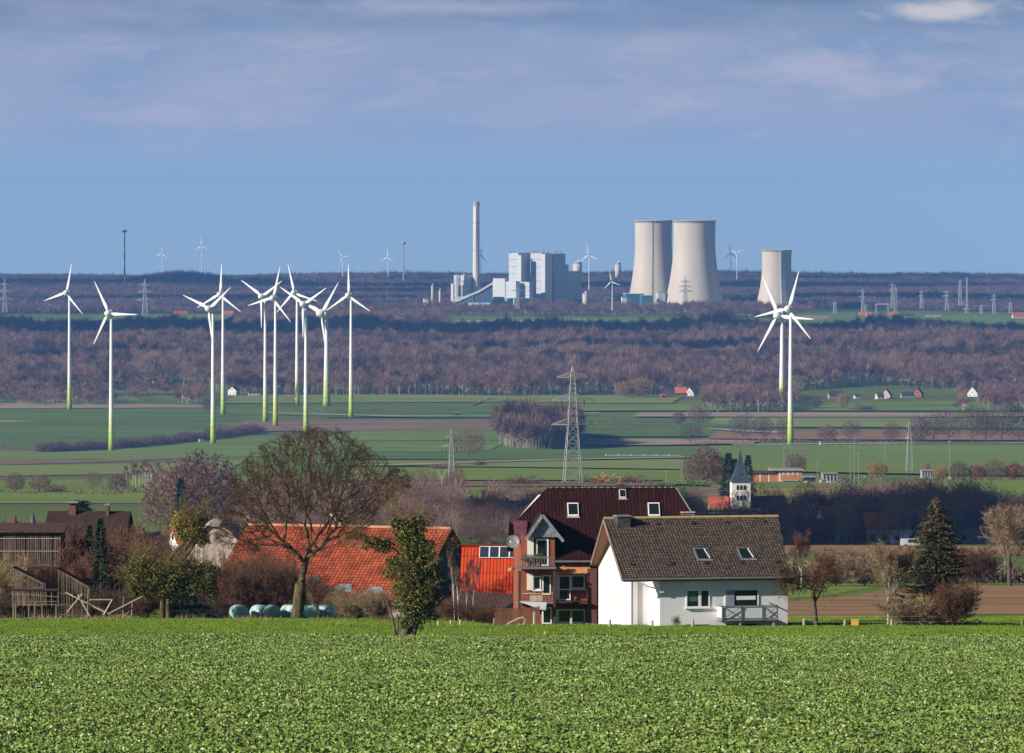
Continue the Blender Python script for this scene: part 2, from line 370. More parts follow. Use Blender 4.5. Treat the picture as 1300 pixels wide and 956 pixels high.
cy=sc.cycles; cy.volume_bounces=0; cy.max_bounces=5; cy.diffuse_bounces=2; cy.glossy_bounces=2; cy.transparent_max_bounces=4; cy.use_denoising=True
cy.denoiser='OPENIMAGEDENOISE'; cy.denoising_prefilter='ACCURATE'

# haze: even air from the camera to beyond the last ridge
hz=MB().box(-6500,6500,-560,24900,-460,60)
hm=bpy.data.materials.new('haze'); hm.use_nodes=True; nt=hm.node_tree; nt.nodes.remove(nt.nodes['Principled BSDF'])
pv=nt.nodes.new('ShaderNodeVolumePrincipled'); pv.inputs['Color'].default_value=(.19,.45,1,1); pv.inputs['Density'].default_value=3.8e-5; pv.inputs['Anisotropy'].default_value=0
nt.links.new(pv.outputs[0],nt.nodes['Material Output'].inputs['Volume'])
tag(hz.obj('haze',hm),'pale blue haze lying over the whole plain',None,kind='stuff')

# ------------------------------------------------------------------ ground
def ground_mat():
    m,nt,b=_new('ground'); N=nt.nodes; L=nt.links; b.inputs['Roughness'].default_value=.95; b.inputs['Specular IOR Level'].default_value=.1
    tc=N.new('ShaderNodeTexCoord')
    def nz(sc,st,d=5):
        mp=N.new('ShaderNodeMapping'); mp.inputs['Scale'].default_value=st; L.new(tc.outputs['Object'],mp.inputs[0])
        n=N.new('ShaderNodeTexNoise'); n.inputs['Scale'].default_value=sc; n.inputs['Detail'].default_value=d; L.new(mp.outputs[0],n.inputs['Vector']); return n.outputs['Fac']
    def rmp(f,a,b_,p0=.35,p1=.65):
        r=N.new('ShaderNodeValToRGB'); r.color_ramp.elements[0].position=p0; r.color_ramp.elements[1].position=p1
        r.color_ramp.elements[0].color=lin(a); r.color_ramp.elements[1].color=lin(b_); L.new(f,r.inputs[0]); return r.outputs[0]
    big=rmp(nz(.004,(.35,1.,1)),(.12,.185,.034),(.17,.23,.05)); brn=(.15,.13,.07)
    mk=rmp(nz(.006,(.25,1,1)),(0,0,0),(1,1,1),.60,.66)
    m1=N.new('ShaderNodeMixRGB'); L.new(mk,m1.inputs[0]); L.new(big,m1.inputs[1]); m1.inputs[2].default_value=lin(brn)
    fine=rmp(nz(.9,(1,1,1),6),(.62,.66,.55),(1.15,1.12,1.1)); m2=N.new('ShaderNodeMixRGB'); m2.blend_type='MULTIPLY'; m2.inputs[0].default_value=.8
    L.new(m1.outputs[0],m2.inputs[1]); L.new(fine,m2.inputs[2]); L.new(m2.outputs[0],b.inputs['Base Color']); M['ground']=m; return m
ys=np.concatenate([np.arange(-540,150,30.),np.geomspace(150,24800,420)]); xs=np.linspace(-1,1,61); xs=np.sign(xs)*np.abs(xs)**1.4
X=xs[None,:]*(500+.235*np.maximum(ys,0))[:,None]; Y=np.repeat(ys[:,None],61,1); Z=np.repeat(gzv(ys)[:,None],61,1)
V=np.stack([X,Y,Z],-1).reshape(-1,3); i=np.arange(len(ys)-1)[:,None]*61+np.arange(60)[None,:]; i=i.reshape(-1,1)
gme=mesh_np('ground',[(V,np.hstack([i,i+1,i+62,i+61]),0)],[ground_mat()],smooth=True); tag(link('ground',gme),None,None,kind='structure')

_off=[.05]
def field(name,pts,m,label=None,dz=None):
    """strip on the ground: pts = list of (px, top row, bottom row) from left to right"""
    _off[0]+=.012; lift=_off[0] if dz is None else dz; lift0=.02+(lift-.05)*.05 if dz is None else dz
    px=np.array([p[0] for p in pts],float); t=np.array([p[1] for p in pts],float); b=np.array([p[2] for p in pts],float)
    n=max(12,int((px[-1]-px[0])/12)); q=np.linspace(px[0],px[-1],n+1); K=10; vs=[]
    for x in q:
        r0=np.interp(x,px,b); r1=np.interp(x,px,t); d0=Dr(r0); d1=Dr(r1)
        for k in range(K+1):
            d=d0+(d1-d0)*k/K; sk=(r0-r1)*1.6*(k/K-.5)+2.*math.sin(k*1.7+x*.05); vs.append(((x+sk-650)*d/F,d,gz(d)+(lift0 if d<1700 else lift*d/1200)))
    fs=[(a*(K+1)+k,(a+1)*(K+1)+k,(a+1)*(K+1)+k+1,a*(K+1)+k+1) for a in range(n) for k in range(K)]
    me=mesh_np(name,[(np.array(vs),np.array(fs),0)],[m]); o=link(name,me); o['kind']='structure'
    if label: o['label']=label
    return o
soil=lambda n,a,b,st=(.22,1,1),s=.02: mat(n,a,b,s,.95,st,spec=.1,detail=9,lo=.4,hi=.6)
g_dark=soil('crop_green_dark',(.09,.155,.03),(.135,.20,.042)); g_mid=soil('crop_green_mid',(.15,.22,.035),(.20,.27,.055))
g_pale=soil('crop_green_pale',(.19,.235,.06),(.25,.285,.09)); g_yel=soil('meadow_yellow',(.19,.18,.05),(.30,.24,.08))
b_tan=soil('soil_tan',(.34,.24,.16),(.42,.31,.22)); b_brn=soil('soil_brown',(.20,.14,.09),(.27,.19,.12)); b_red=soil('soil_red',(.22,.13,.07),(.38,.22,.11),(.25,1,1),.12)
b_pale=soil('track_pale',(.45,.40,.32),(.55,.5,.42))
E=1340; LFT=-60
for nm,pts,m in [
 ('crop_field',[(LFT,519,575),(90,519,571),(250,524,560),(330,528,549)],g_dark),
 ('crop_field',[(LFT,575,584),(230,560,583),(640,549,572)],g_mid),
 ('ploughed_field',[(LFT,512,519),(120,513,518.5),(260,515,518)],b_tan),
 ('ploughed_patch',[(LFT,532,538.5),(0,534,537),(42,535.5,536)],b_tan),
 ('ploughed_field',[(LFT,583,592),(0,584,591),(120,584,588),(230,581,583)],b_brn),
 ('meadow',[(LFT,592,606),(150,590,603),(300,585,600)],g_pale),
 ('crop_field',[(LFT,612,640),(120,609,640),(300,606,640)],g_mid),
 ('crop_field',[(290,503,513),(600,501,511),(860,504,513)],g_pale),
 ('ploughed_field',[(300,534,548),(450,533,549),(560,535,548),(645,532,547)],b_brn),
 ('ploughed_patch',[(600,513,515.5),(622,506,508),(630,505.5,506.5)],b_tan),
 ('crop_field',[(420,521,531),(640,519,530)],g_dark),
 ('crop_field',[(440,548,561),(640,546,560),(760,545,561)],g_mid),
 ('crop_field',[(440,573,584),(640,576,585),(880,577,583)],g_dark),
 ('meadow',[(440,586,592),(640,586,594),(880,584,597)],g_pale),
 ('crop_field',[(440,594,611),(640,596,611),(900,599,611)],g_mid),
 ('ploughed_field',[(500,612,618),(640,613,619),(860,613,618)],b_brn),
 ('crop_field',[(500,620,634),(640,620,634)],g_mid),
 ('crop_field',[(640,514,524),(800,515,523),(1300,510,523),(E,510,523)],g_mid),
 ('ploughed_field',[(808,525,530.5),(1000,525,531),(1190,526,531),(E,527,530)],b_tan),
 ('meadow',[(900,532,544),(1100,532,544),(E,533,546)],g_pale),
 ('crop_field',[(700,534,556),(880,538,556),(960,545,554)],g_dark),
 ('ploughed_field',[(740,558.5,566.5),(830,559,567),(960,561,565)],b_tan),
 ('ploughed_field',[(905,549,559),(1100,548,560),(E,549,561)],b_red),
 ('crop_field',[(880,568,598),(1100,567,602),(E,566,606)],g_mid),
 ('pale_meadow',[(840,612,616),(1000,612,622),(1100,618,622)],g_mid),
 ('rough_meadow',[(880,618,650),(960,620,650),(1040,620,652),(1180,622,650)],g_yel),
 ('ploughed_patch',[(880,620,634),(935,621,634)],b_brn),
 ('crop_field',[(1150,611,640),(1220,610,642),(E,610,645)],g_mid),
 ('stubble_field',[(990,692.5,703),(1150,693,703),(E,694,704)],b_red),
 ('meadow',[(980,735,765),(1060,742,757),(1125,743,745)],g_mid),
 ('ploughed_field',[(980,765,783),(1060,757,783),(1125,744,783),(1300,744,781),(E,744,781)],b_red),
 ('clearing',[(560,405,414),(740,406,412),(900,407,413)],g_mid),
 ('stubble_field',[(578,409.5,411.5),(700,409,410.8),(745,408,408.8)],b_pale),
 ('clearing',[(880,401,413),(1100,401,415),(E,402,415)],g_mid),
 ('ploughed_patch',[(1015,403,410),(1052,404,408.5)],b_tan),
 ('clearing',[(120,402,410),(290,402,411)],g_mid),
 ]: field(nm,pts,m)
for nm,pts,m in [
 ('farm_track',[(455,593.6,594.4),(560,591,591.8),(620,588,588.8),(880,582.6,583.2)],b_pale),
 ('farm_track',[(330,526.4,527),(500,530.8,531.4),(640,531.2,531.8)],b_pale),
 ('farm_track',[(640,528.6,529.1),(760,527,527.5)],b_pale),
 ('farm_track',[(930,567.2,568.0),(1000,566.6,567.4),(E,564.5,565.2)],b_pale),
 ('farm_track',[(900,547,547.6),(940,549.4,551),(990,551.5,553)],b_pale),
 ]: field(nm,pts,m)

# ------------------------------------------------------------------ foreground crop and grass
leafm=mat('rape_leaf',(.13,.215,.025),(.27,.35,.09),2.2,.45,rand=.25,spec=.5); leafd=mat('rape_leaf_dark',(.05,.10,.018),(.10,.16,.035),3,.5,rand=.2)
grassm=mat('grass_blade',(.12,.20,.012),(.18,.26,.022),.6,.6,rand=.18,spec=.3)
protos=[]
for s in range(5):
    k=96; c=rng.uniform(-1.05,1.05,(k,2)); P=[]
    pc=np.repeat(np.c_[c,np.full(k,.02)],7,0); az=rng.uniform(0,6.28,len(pc)); r=rng.uniform(.03,.15,len(pc))
    pos=pc+np.c_[np.cos(az)*r,np.sin(az)*r,rng.uniform(.02,.17,len(pc))]
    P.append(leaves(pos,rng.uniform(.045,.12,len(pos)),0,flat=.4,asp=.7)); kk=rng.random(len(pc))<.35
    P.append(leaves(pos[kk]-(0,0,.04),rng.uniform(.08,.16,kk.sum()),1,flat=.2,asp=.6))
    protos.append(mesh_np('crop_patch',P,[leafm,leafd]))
pts=[];y=140.
while y<340:
    hw=y*.0833*1.25+3; x=np.arange(-hw,hw,1.75)+rng.uniform(-.3,.3); yy=y+rng.uniform(-.3,.3,len(x)); pts.append(np.c_[x+rng.uniform(-.3,.3,len(x)),yy,gzv(yy)+.0]); y+=1.75
pts=np.concatenate(pts); n=len(pts)
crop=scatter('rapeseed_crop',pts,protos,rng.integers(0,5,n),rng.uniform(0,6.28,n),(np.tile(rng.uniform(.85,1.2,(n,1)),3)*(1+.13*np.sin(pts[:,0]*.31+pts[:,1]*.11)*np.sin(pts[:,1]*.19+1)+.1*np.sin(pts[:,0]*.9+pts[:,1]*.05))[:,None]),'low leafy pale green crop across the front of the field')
protos=[]
for s in range(4):
    k=1500; p=np.c_[rng.uniform(-1.3,1.3,(k,2)),np.zeros(k)]; d=rng.normal(size=(k,3))*.45; d[:,2]=1
    protos.append(mesh_np('grass_patch',[spikes(p,d,rng.uniform(.07,.16,(k,1)),.035,0)],[grassm]))
pts=[];y=338.
while y<475:
    hw=y*.0833*1.2+3; x=np.arange(-hw,hw,2.2); yy=y+rng.uniform(-.4,.4,len(x)); q=np.c_[x+rng.uniform(-.4,.4,len(x)),yy,gzv(yy)]; pts.append(q); y+=2.2
pts=np.concatenate(pts)
px=pts[:,0]*F/pts[:,1]+650; keep=(pts[:,1]<392)|((pts[:,1]<452)&(px<600))|((px>1004))
pts=pts[keep]; n=len(pts); sv=np.tile(rng.uniform(.6,1.25,(n,1)),3)*(1,1,1)
scatter('meadow_grass',pts,protos,rng.integers(0,4,n),rng.uniform(0,6.28,n),sv,'short bright green grass between the crop and the houses')
gl=mat('grass_soil',(.07,.145,.018),(.11,.19,.03),.35,.95,(1,2.5,1),detail=8)
field('grass_strip',[(-80,783,814),(640,789,814),(1000,789,814),(1380,783,814)],gl,dz=.02)
field('crop_soil',[(-120,811.5,985),(1420,811.5,985)],mat('crop_soil_m',(.035,.06,.02),(.055,.09,.025),2.,.95),dz=.01)

# ------------------------------------------------------------------ woods (uncountable): instanced bare trees
tw=[mat('wood_twig_purple',(.145,.08,.072),(.255,.145,.122),.15,.9,rand=.4,spec=.05),
    mat('wood_twig_brown',(.20,.125,.08),(.31,.20,.13),.15,.9,rand=.3,spec=.05),
    mat('wood_twig_tan',(.34,.22,.10),(.42,.28,.13),.15,.9,rand=.25,spec=.05),
    mat('wood_needles',(.03,.055,.035),(.045,.075,.045),.3,.9,rand=.3,spec=.05),
    mat('wood_twig_dark',(.07,.045,.04),(.11,.07,.058),.15,.9,rand=.4,spec=.05)]
trk=mat('wood_trunk',(.28,.22,.18),(.40,.33,.28),.5,.9,rand=.4,spec=.05)
birch=mat('birch_bark',(.55,.50,.44),(.75,.7,.62),.5,.8,rand=.1)
def wood_proto(kind,H,Wd,n,wd=.3,trunk=.3,tm=None):
    if kind==3:
        z=rng.random(n)**.7*H*.95; r=(H-z)/H*Wd/2; az=rng.uniform(0,6.28,n); p=np.c_[np.cos(az)*r*.2,np.sin(az)*r*.2,H*.97-(H*.95-z)*1.]; p[:,2]=H*.03+z
        d=np.c_[np.cos(az),np.sin(az),rng.uniform(-.3,.15,n)]; P=[spikes(p,d,(r*rng.uniform(.7,1.1,n))[:,None],wd*2.2,0)]
    else:
        # limbs radiate from the fork, twigs fill an egg-shaped crown shell
        u=rng.normal(size=(n,3)); u[:,2]=np.abs(u[:,2])*1.1-.35; u/=np.linalg.norm(u,axis=1,keepdims=True)
        rr=rng.uniform(.35,.82,(n,1))*(1+.25*np.sin(u[:,:1]*5+rng.uniform(0,6))*np.cos(u[:,1:2]*4)); c=np.array([0,0,H*.6])
        p=c+u*rr*(Wd/2,Wd/2,H*.42); d=u+rng.normal(size=(n,3))*.35+(0,0,.35)
        P=[spikes(p,d,rng.uniform(.12,.27,(n,1))*H,wd,0)]
        m=14; u2=rng.normal(size=(m,3)); u2[:,2]=np.abs(u2[:,2])+.5; u2/=np.linalg.norm(u2,axis=1,keepdims=True)
        P.append(spikes(np.tile([0,0,H*.3],(m,1)),u2,H*.5,wd*1.2,1))
    P.append(tubes([(0,0,-.5,rng.normal()*.4,rng.normal()*.4,H*.6,trunk,trunk*.5)],4,1))
    return mesh_np('wood_tree',P,[tw[kind],tm or trk])
PW=[wood_proto(0,22,15,380,.36) for _ in range(4)]+[wood_proto(1,21,14,280,.34) for _ in range(3)]+[wood_proto(0,23,9,200,.3,.35,birch)]+[wood_proto(2,15,11,260,.3)]+[wood_proto(3,19,7,160,.5)]+[wood_proto(4,23,15,380,.36) for _ in range(2)]
W_P=np.array([.15,.15,.15,.15,.10,.10,.1,.06,.02,.01,.02,.02])
def patchn(x,y,s,seed):   # cheap smooth value noise for species patches
    r=np.random.default_rng(seed); v=0
    for k in range(5):
        a=r.uniform(0,6.28); f=s*(1.7**k); v=v+np.sin((x*math.cos(a)+y*math.sin(a)*.6)*f+r.uniform(0,6.28))/(1.3**k)
    return v/3
def wood(name,label,inside,D0,D1,step,pad=1.22,protos=PW,prob=W_P,smin=.8,smax=1.15,seed=1,kind_fn=None,wide=None,tall=None):
    r=np.random.default_rng(seed); P=[]; y=D0
    while y<D1:
        hw=y*.0833*pad+20; x=np.arange(-hw,hw,step)+r.uniform(-step*.4,step*.4); x=x+r.uniform(-step*.42,step*.42,len(x)); yy=y+r.uniform(-step*.45,step*.45,len(x))
        P.append(np.c_[x,yy]); y+=step
    P=np.concatenate(P); px=P[:,0]*F/P[:,1]+650; k=inside(px,P[:,1],P[:,0]); P=P[k]; px=px[k]; n=len(P)
    ix=r.choice(len(protos),n,p=np.array(prob)/np.sum(prob))
    if kind_fn is not None: ix=kind_fn(ix,P[:,0],P[:,1],px,r)
    z=gzv(P[:,1]); und=1+.42*np.clip(patchn(P[:,0],P[:,1],.022,seed+50),-1,1)*(step<20)+.18*patchn(P[:,0],P[:,1],.006,seed+70); s=r.uniform(smin,smax,(n,1))*np.array([1,1,1])*np.c_[np.ones(n),np.ones(n),r.uniform(.85,1.18,n)*und]
    if tall: s[:,2]*=tall(P[:,0],P[:,1])
    return scatter(name,np.c_[P,z],protos,ix,r.uniform(0,6.28,n),s,label)
def species(ix,x,y,px,r):
    v=patchn(x,y,.008,5); ix=np.where((v>.15)&(r.random(len(ix))<.6),r.integers(4,7,len(ix)),ix)
    dk=patchn(x,y*1.5,.007,13); ix=np.where((dk>.3)&(r.random(len(ix))<.75),r.integers(10,12,len(ix)),ix)
    c=patchn(x,y,.009,11); ix=np.where((c>1.05)&(r.random(len(ix))<.55),9,ix)
    b=patchn(x,y,.01,17); ix=np.where((b>1.0)&(r.random(len(ix))<.5),7,ix); return ix
def front(px):   # near edge of the great wood (distance) at each photograph column
    rows=np.interp(px,[-80,0,130,200,260,300,520,640,720,900,950,1000,1100,1200,1300,1400],[497,497,496,488,492,501,502.5,504,501,502,499,497,489,494,490,490])
    return np.interp(-rows,-_mono,_vd)
def in_main(px,y,x):
    top=np.interp(px,[-80,130,131,300,301,560,561,920,921,1400],[424,424,425,425,395,395,426,426,427,427])
    f=front(px); gap=(patchn(x,y,.012,3)<-1.15)&(y<7600)
    return (y>f)&(y<np.interp(-top,-_mono,_vd))&~gap
wood('great_wood','broad belt of bare purple-brown winter woodland across the plain',in_main,6300,11300,14.5,seed=3,kind_fn=species)
# far belts, coarser clumps
twf={0:mat('far_twig_mauve',(.13,.078,.085),(.20,.125,.125),.05,.9,rand=.35,spec=.05),1:mat('far_twig_shaded',(.085,.058,.065),(.13,.09,.09),.05,.9,rand=.35,spec=.05),3:tw[3]}
def clump_proto(kind,L_,H,n):
    p=np.c_[rng.uniform(-L_/2,L_/2,n),rng.uniform(-L_/2,L_/2,n),np.zeros(n)]; hh=H*(.65+.35*np.cos(p[:,0]/7+rng.uniform(0,6))*np.cos(p[:,1]/8)); p[:,2]=hh*rng.uniform(.15,.75,n)
    d=rng.normal(size=(n,3))*.5+(0,0,.8); p[:,2]+=0; return mesh_np('wood_clump',[spikes(p,d,rng.uniform(4,8,(n,1)),.9,0)],[twf[kind]])
PC=[clump_proto(0,44,19,420) for _ in range(3)]+[clump_proto(1,44,17,420) for _ in range(2)]+[clump_proto(3,44,21,460)]
def in_far(px,y,x):
    v=patchn(x,y*3,.0016,21); plant=(px>570)&(px<1015)&(y>11750)&(y<12900)
    return ((v>-.42)|(y>15400))&~plant&(y>np.interp(px,[-80,560,561,1400],[11600,11600,12950,11550]))
def far_species_shade(ix,x,y,px,r):
    v=patchn(x,y*3.2,.0022,31); return np.where(v>.62,5,np.where(v<-.25,r.integers(3,5,len(ix)),ix))  # conifer patches, and darker clumps that colour in the shaded bands
wood('far_wood','hazy blue and mauve woods rolling away to the horizon',in_far,11600,16900,30.,protos=PC,prob=[.28,.28,.28,.08,.08,0],seed=9,kind_fn=far_species_shade,smin=.8,smax=1.15)
# horizon ridge crowned with dark conifers
wood('ridge_wood','dark blue tree line along the horizon',lambda px,y,x:patchn(x,y,.0012,41)>-.5,16300,17000,26.,protos=PC,prob=[.2,.2,.1,.1,.1,.3],seed=12,smin=.85,smax=1.3,tall=lambda x,y:1+.9*np.clip(patchn(x,y*0,.0013,77),-.6,1))
for k_,(p0,p1,sd_) in enumerate(((165,292,1),(455,600,2),(1010,1330,3))):
    xc=((p0+p1)/2-650)*15600/F; hw_=(p1-p0)/2*15600/F
    wood('hill_wood','dark conifer wood on a low hill of the horizon',lambda px,y,x,p0=p0,p1=p1:(px>p0)&(px<p1),15450,15750,24.,protos=PC,prob=[.1,.1,.1,0,0,.7],seed=40+sd_,smin=.9,smax=1.1,tall=lambda x,y,xc=xc,hw_=hw_,sd_=sd_:(.75+(.95,.75,.6)[sd_-1]*np.clip(np.cos((x-xc)/hw_*1.57),0,1)+.08*np.sin(x*.02)))
# belt of trees at the foot of the power plant
wood('plant_belt_wood','band of bare trees at the foot of the power plant',lambda px,y,x:(px>545)&(px<1030)&(patchn(x,y,.02,8)>-.5),11350,11720,13.,seed=14,smin=.5,smax=.95)
wood('copse_belt_wood','rounded bare copse in front of the cooling towers',lambda px,y,x:(px>880)&(px<985)&(patchn(x,y,.02,4)>-1.2),11000,11200,13.,seed=15,smin=.95,smax=1.2)
# scrub belt between the great wood and the left fields, and behind the right hand cottages
wood('scrub_belt','low purple scrub and garden trees before the wood on the left',lambda px,y,x:((px<262)&(patchn(x,y,.03,6)>-.25)&~((np.abs(px-208)<18)&(y<6790))&~((np.abs(px-153)<9)&(y<6900))&~((np.abs(px-9)<4)&(y<6700))),6480,6900,12.,seed=16,smin=.35,smax=.72)
wood('garden_scrub','mauve garden trees around the cottages on the right',lambda px,y,x:((px>895)&(px<1010)&(y<6800))|((px>1215)&(np.abs(px-1236)>11)&(patchn(x,y,.03,6)>-.35)),6280,6900,12.,seed=17,smin=.5,smax=.9)

# ------------------------------------------------------------------ wind turbines
def gradtower(name,H,gh):
    m,nt,b=_new(name); N=nt.nodes; L=nt.links; b.inputs['Roughness'].default_value=.45
    tc=N.new('ShaderNodeTexCoord'); s=N.new('ShaderNodeSeparateXYZ'); L.new(tc.outputs['Object'],s.inputs[0])
    r=N.new('ShaderNodeMapRange'); r.inputs['From Min'].default_value=0; r.inputs['From Max'].default_value=gh; L.new(s.outputs['Z'],r.inputs['Value'])
    c=N.new('ShaderNodeValToRGB'); c.color_ramp.interpolation='CONSTANT'; e=c.color_ramp.elements
    cols=[(.34,.46,.04),(.44,.54,.10),(.54,.62,.20),(.64,.68,.36),(.74,.75,.56)]
    e[0].position=0; e[0].color=lin(cols[0]); e[1].position=.30; e[1].color=lin(cols[1])
    for p,k in ((.48,2),(.66,3),(.83,4),(.995,5)):
        q=e.new(p); q.color=lin(cols[k] if k<5 else (.82,.81,.78))
    L.new(r.outputs[0],c.inputs[0]); L.new(c.outputs[0],b.inputs['Base Color']); return m
tower_m=gradtower('tower_banded',120,34); tw_white=mat('turbine_white',(.80,.79,.76),(.84,.83,.80),.1,.4); nac_m=mat('nacelle_grey',(.60,.60,.58),(.66,.66,.64),.3,.45)
door_m=mat('door_green_grey',(.2,.22,.2),None,1,.6)
tower_plain=mat('tower_plain',(.78,.78,.77),(.82,.82,.81),.05,.5)
def blade_mb(Rr):
    b=MB(); n=9; vs=[];fs=[]
    prof=[(.03,.018,.018),(.09,.02,.017),(.17,.058,.014),(.26,.062,.011),(.42,.047,.008),(.6,.035,.006),(.78,.024,.004),(.93,.014,.003),(1.,.003,.002)]
    for r,c,t in prof:
        tw=R(14)*(1-r)
        for k in range(8):
            a=2*math.pi*k/8; x=c*1.6*Rr*(.5*math.cos(a)+ (.18 if r>.12 else 0)); y=t*Rr*.5*math.sin(a)
            vs.append((x*math.cos(tw)-y*math.sin(tw),x*math.sin(tw)+y*math.cos(tw),r*Rr))
    for i in range(len(prof)-1):
        for k in range(8): fs.append((i*8+k,i*8+(k+1)%8,(i+1)*8+(k+1)%8,(i+1)*8+k))
    fs+=[tuple(range(7,-1,-1)),tuple(range(64,72))]; return b.add(vs,fs)
def turbine(hub,base,ph,Rr,yaw,label,group,banded=True,D=None,name='wind_turbine',fat=1.,egg=True):
    D=D or Dr(base[1]); z0=gz(D) if D<16200 else (EYE-base[1])*D/F; p=Vector(((base[0]-650)*D/F,D,z0)); s=F/D
    H=(EYE-hub[1])*D/F-z0; over=abs(hub[0]-base[0])/s/max(.25,math.sin(abs(yaw))) ; over=min(max(over,Rr*.1),Rr*.17)
    t=thing(name,label,'wind turbine',p,0,group)
    rb=2.7*fat*Rr/32 if Rr>30 else 1.9*fat
    tm=tower_m if banded else tower_plain
    tw=MB().lathe([(rb,0),(rb*.93,H*.06),(rb*.8,H*.2),(rb*.62,H*.5),(rb*.38,H*.985)],20).obj('tower',tm,t,smooth=True)
    if s>1.: MB().box(-.5,.5,-rb-.08,-rb+.3,.9,3.1).obj('door',door_m,tw)
    rt=Matrix.Rotation(-yaw,4,'Z')
    if egg:
        prof=[(.15,-over-Rr*.14),(.06*Rr,-over-Rr*.12),(.09*Rr,-over-Rr*.06),(.098*Rr,-over)]
        MB().lathe([(r,y) for r,y in prof],16,axis='y').xform(rt).obj('hub',tw_white,t,(0,0,H),smooth=True)
        MB().lathe([(.10*Rr,-over+.05),(.108*Rr,-over*.4),(.10*Rr,over*.3),(.06*Rr,over*.9),(.012*Rr,over*1.3)],16,axis='y').xform(rt).obj('nacelle',nac_m,t,(0,0,H),smooth=True)
    else:
        MB().lathe([(.2,-over-Rr*.06),(.035*Rr,-over-Rr*.03),(.04*Rr,-over+.3)],12,axis='y').xform(rt).obj('hub',tw_white,t,(0,0,H),smooth=True)
        MB().box(-.045*Rr,.045*Rr,-over+.4,over*1.4,-.04*Rr,.05*Rr).xform(rt).obj('nacelle',nac_m,t,(0,0,H))
    for k in range(3):
        a=R(ph+120*k); b=blade_mb(Rr).xform(rt@Matrix.Translation((0,-over-Rr*.02,0))@Matrix.Rotation(a,4,'Y'))
        b.obj('blade',tw_white,t,(0,0,H),smooth=True)
    return t
G1='wind turbines with green banded feet on the near fields'
T=[((84.7,371.8),(88,520),14,31.5,R(36),'white wind turbine at the far left, standing alone on the tan field edge'),
   ((138.3,397.8),(141,572.5),-29,31.5,R(34),'nearest white wind turbine beside the long dark hedge at left'),
   ((265.7,391.9),(270.3,563.5),52,32,R(36),'white wind turbine in front of the long hedge, small kiosk at its left'),
   ((279.8,373.8),(283,526.8),4,31.5,R(32),'white wind turbine just behind another, beside the white gabled farmhouse'),
   ((332.7,376.2),(336.7,536.4),60,31.5,R(40),'left turbine of the close group of five, one blade hanging straight down its tower'),
   ((347,378.4),(349.6,541),16,32,R(36),'second turbine of the close group of five, blade raised to the upper right'),
   ((373.4,371.6),(377,514.8),-14,31.5,R(32),'middle turbine of the close group of five, farthest back with its foot in the bushes'),
   ((385.5,386.3),(388.3,549),60,32,R(36),'turbine whose foot is hidden behind the crown of the big bare tree'),
   ((408.7,397.5),(414.5,515.5),46,48,R(56),'long-bladed turbine turned sideways with a blade along its tower'),
   ((442.7,375),(445.6,530),0,31.5,R(34),'turbine at the right end of the left cluster, one blade pointing straight up'),
   ((987.8,400.5),(993,520.5),-26,46,R(38),'rear turbine of the crossing pair on the right, lower and longer bladed'),
   ((1000.9,392.3),(1003.8,565),18,36,R(34),'front turbine of the crossing pair on the right, with its foot on the green field')]
for a in T: turbine(a[0],a[1],a[2],a[3],a[4],a[5],G1)
G2='small wind turbines on the horizon'
for hub,b,ph,Rr,D,lb in [((206,321.5),(206,346),5,22,16000,'faint wind turbine on the horizon above the far left woods'),
   ((256,312),(256.4,343),-4,24,16100,'faint wind turbine on the horizon behind the dark wooded hill at left'),
   ((434.5,326),(435.2,347),-38,22,16000,'faint horizon turbine seen above the tip of the rightmost turbine of the left cluster'),
   ((492.2,326.5),(492.6,354),2,24,15600,'small wind turbine beside the tall thin mast on the horizon'),
   ((610.2,324),(610.8,353),12,26,13600,'small wind turbine directly right of the tall power plant chimney'),
   ((746.8,323.5),(747.8,353.5),-8,26,13600,'small wind turbine between the power plant silos'),
   ((927,322),(927.8,350),-6,25,14800,'small wind turbine right of the cooling towers, left one of two'),
   ((934.8,321.5),(935.6,349),-62,22,15300,'small wind turbine right of the cooling towers, right one of two'),
   ((775.3,357.5),(777.3,400.5),-12,21,11450,'slender white wind turbine before the power plant, in front of the cooling towers')]:
    turbine(hub,b,ph,Rr,R(30),lb,G2,False,D,fat=.75,egg=False)
# transformer kiosks at the turbine feet
kio=mat('kiosk_green',(.45,.5,.2),(.5,.55,.25),.5,.6); rfg=mat('kiosk_roof',(.25,.26,.22),None,1,.7)
for px,row,lb in ((126,571.5,'pale green transformer kiosk beside the nearest left turbine'),(255,562,'pale green transformer kiosk left of the turbine before the long hedge'),(1043.5,565,'pale yellow transformer kiosk right of the front turbine of the right pair')):
    D=Dr(row); t=thing('transformer_kiosk',lb,'kiosk',gp(px,D),R(20)); MB().box(-2,2,-1.5,1.5,0,3).obj('body',kio,t); MB().box(-2.2,2.2,-1.7,1.7,3,3.3).obj('roof',rfg,t); MB().box(-.6,.6,-1.54,-1.48,.1,2.3).obj('door',door_m,t)
D=Dr(528); t=thing('field_shed','small dark green shed standing alone in the green field','shed',gp(580,D),R(10)); MB().box(-2.6,2.6,-2,2,0,3.1).obj('body',mat('shed_green',(.03,.09,.07),None,1,.7),t); MB().slab([(-2.9,-2.3,3.1),(2.9,-2.3,3.1),(2.9,2.3,3.9),(-2.9,2.3,3.9)],.2).obj('roof',rfg,t)

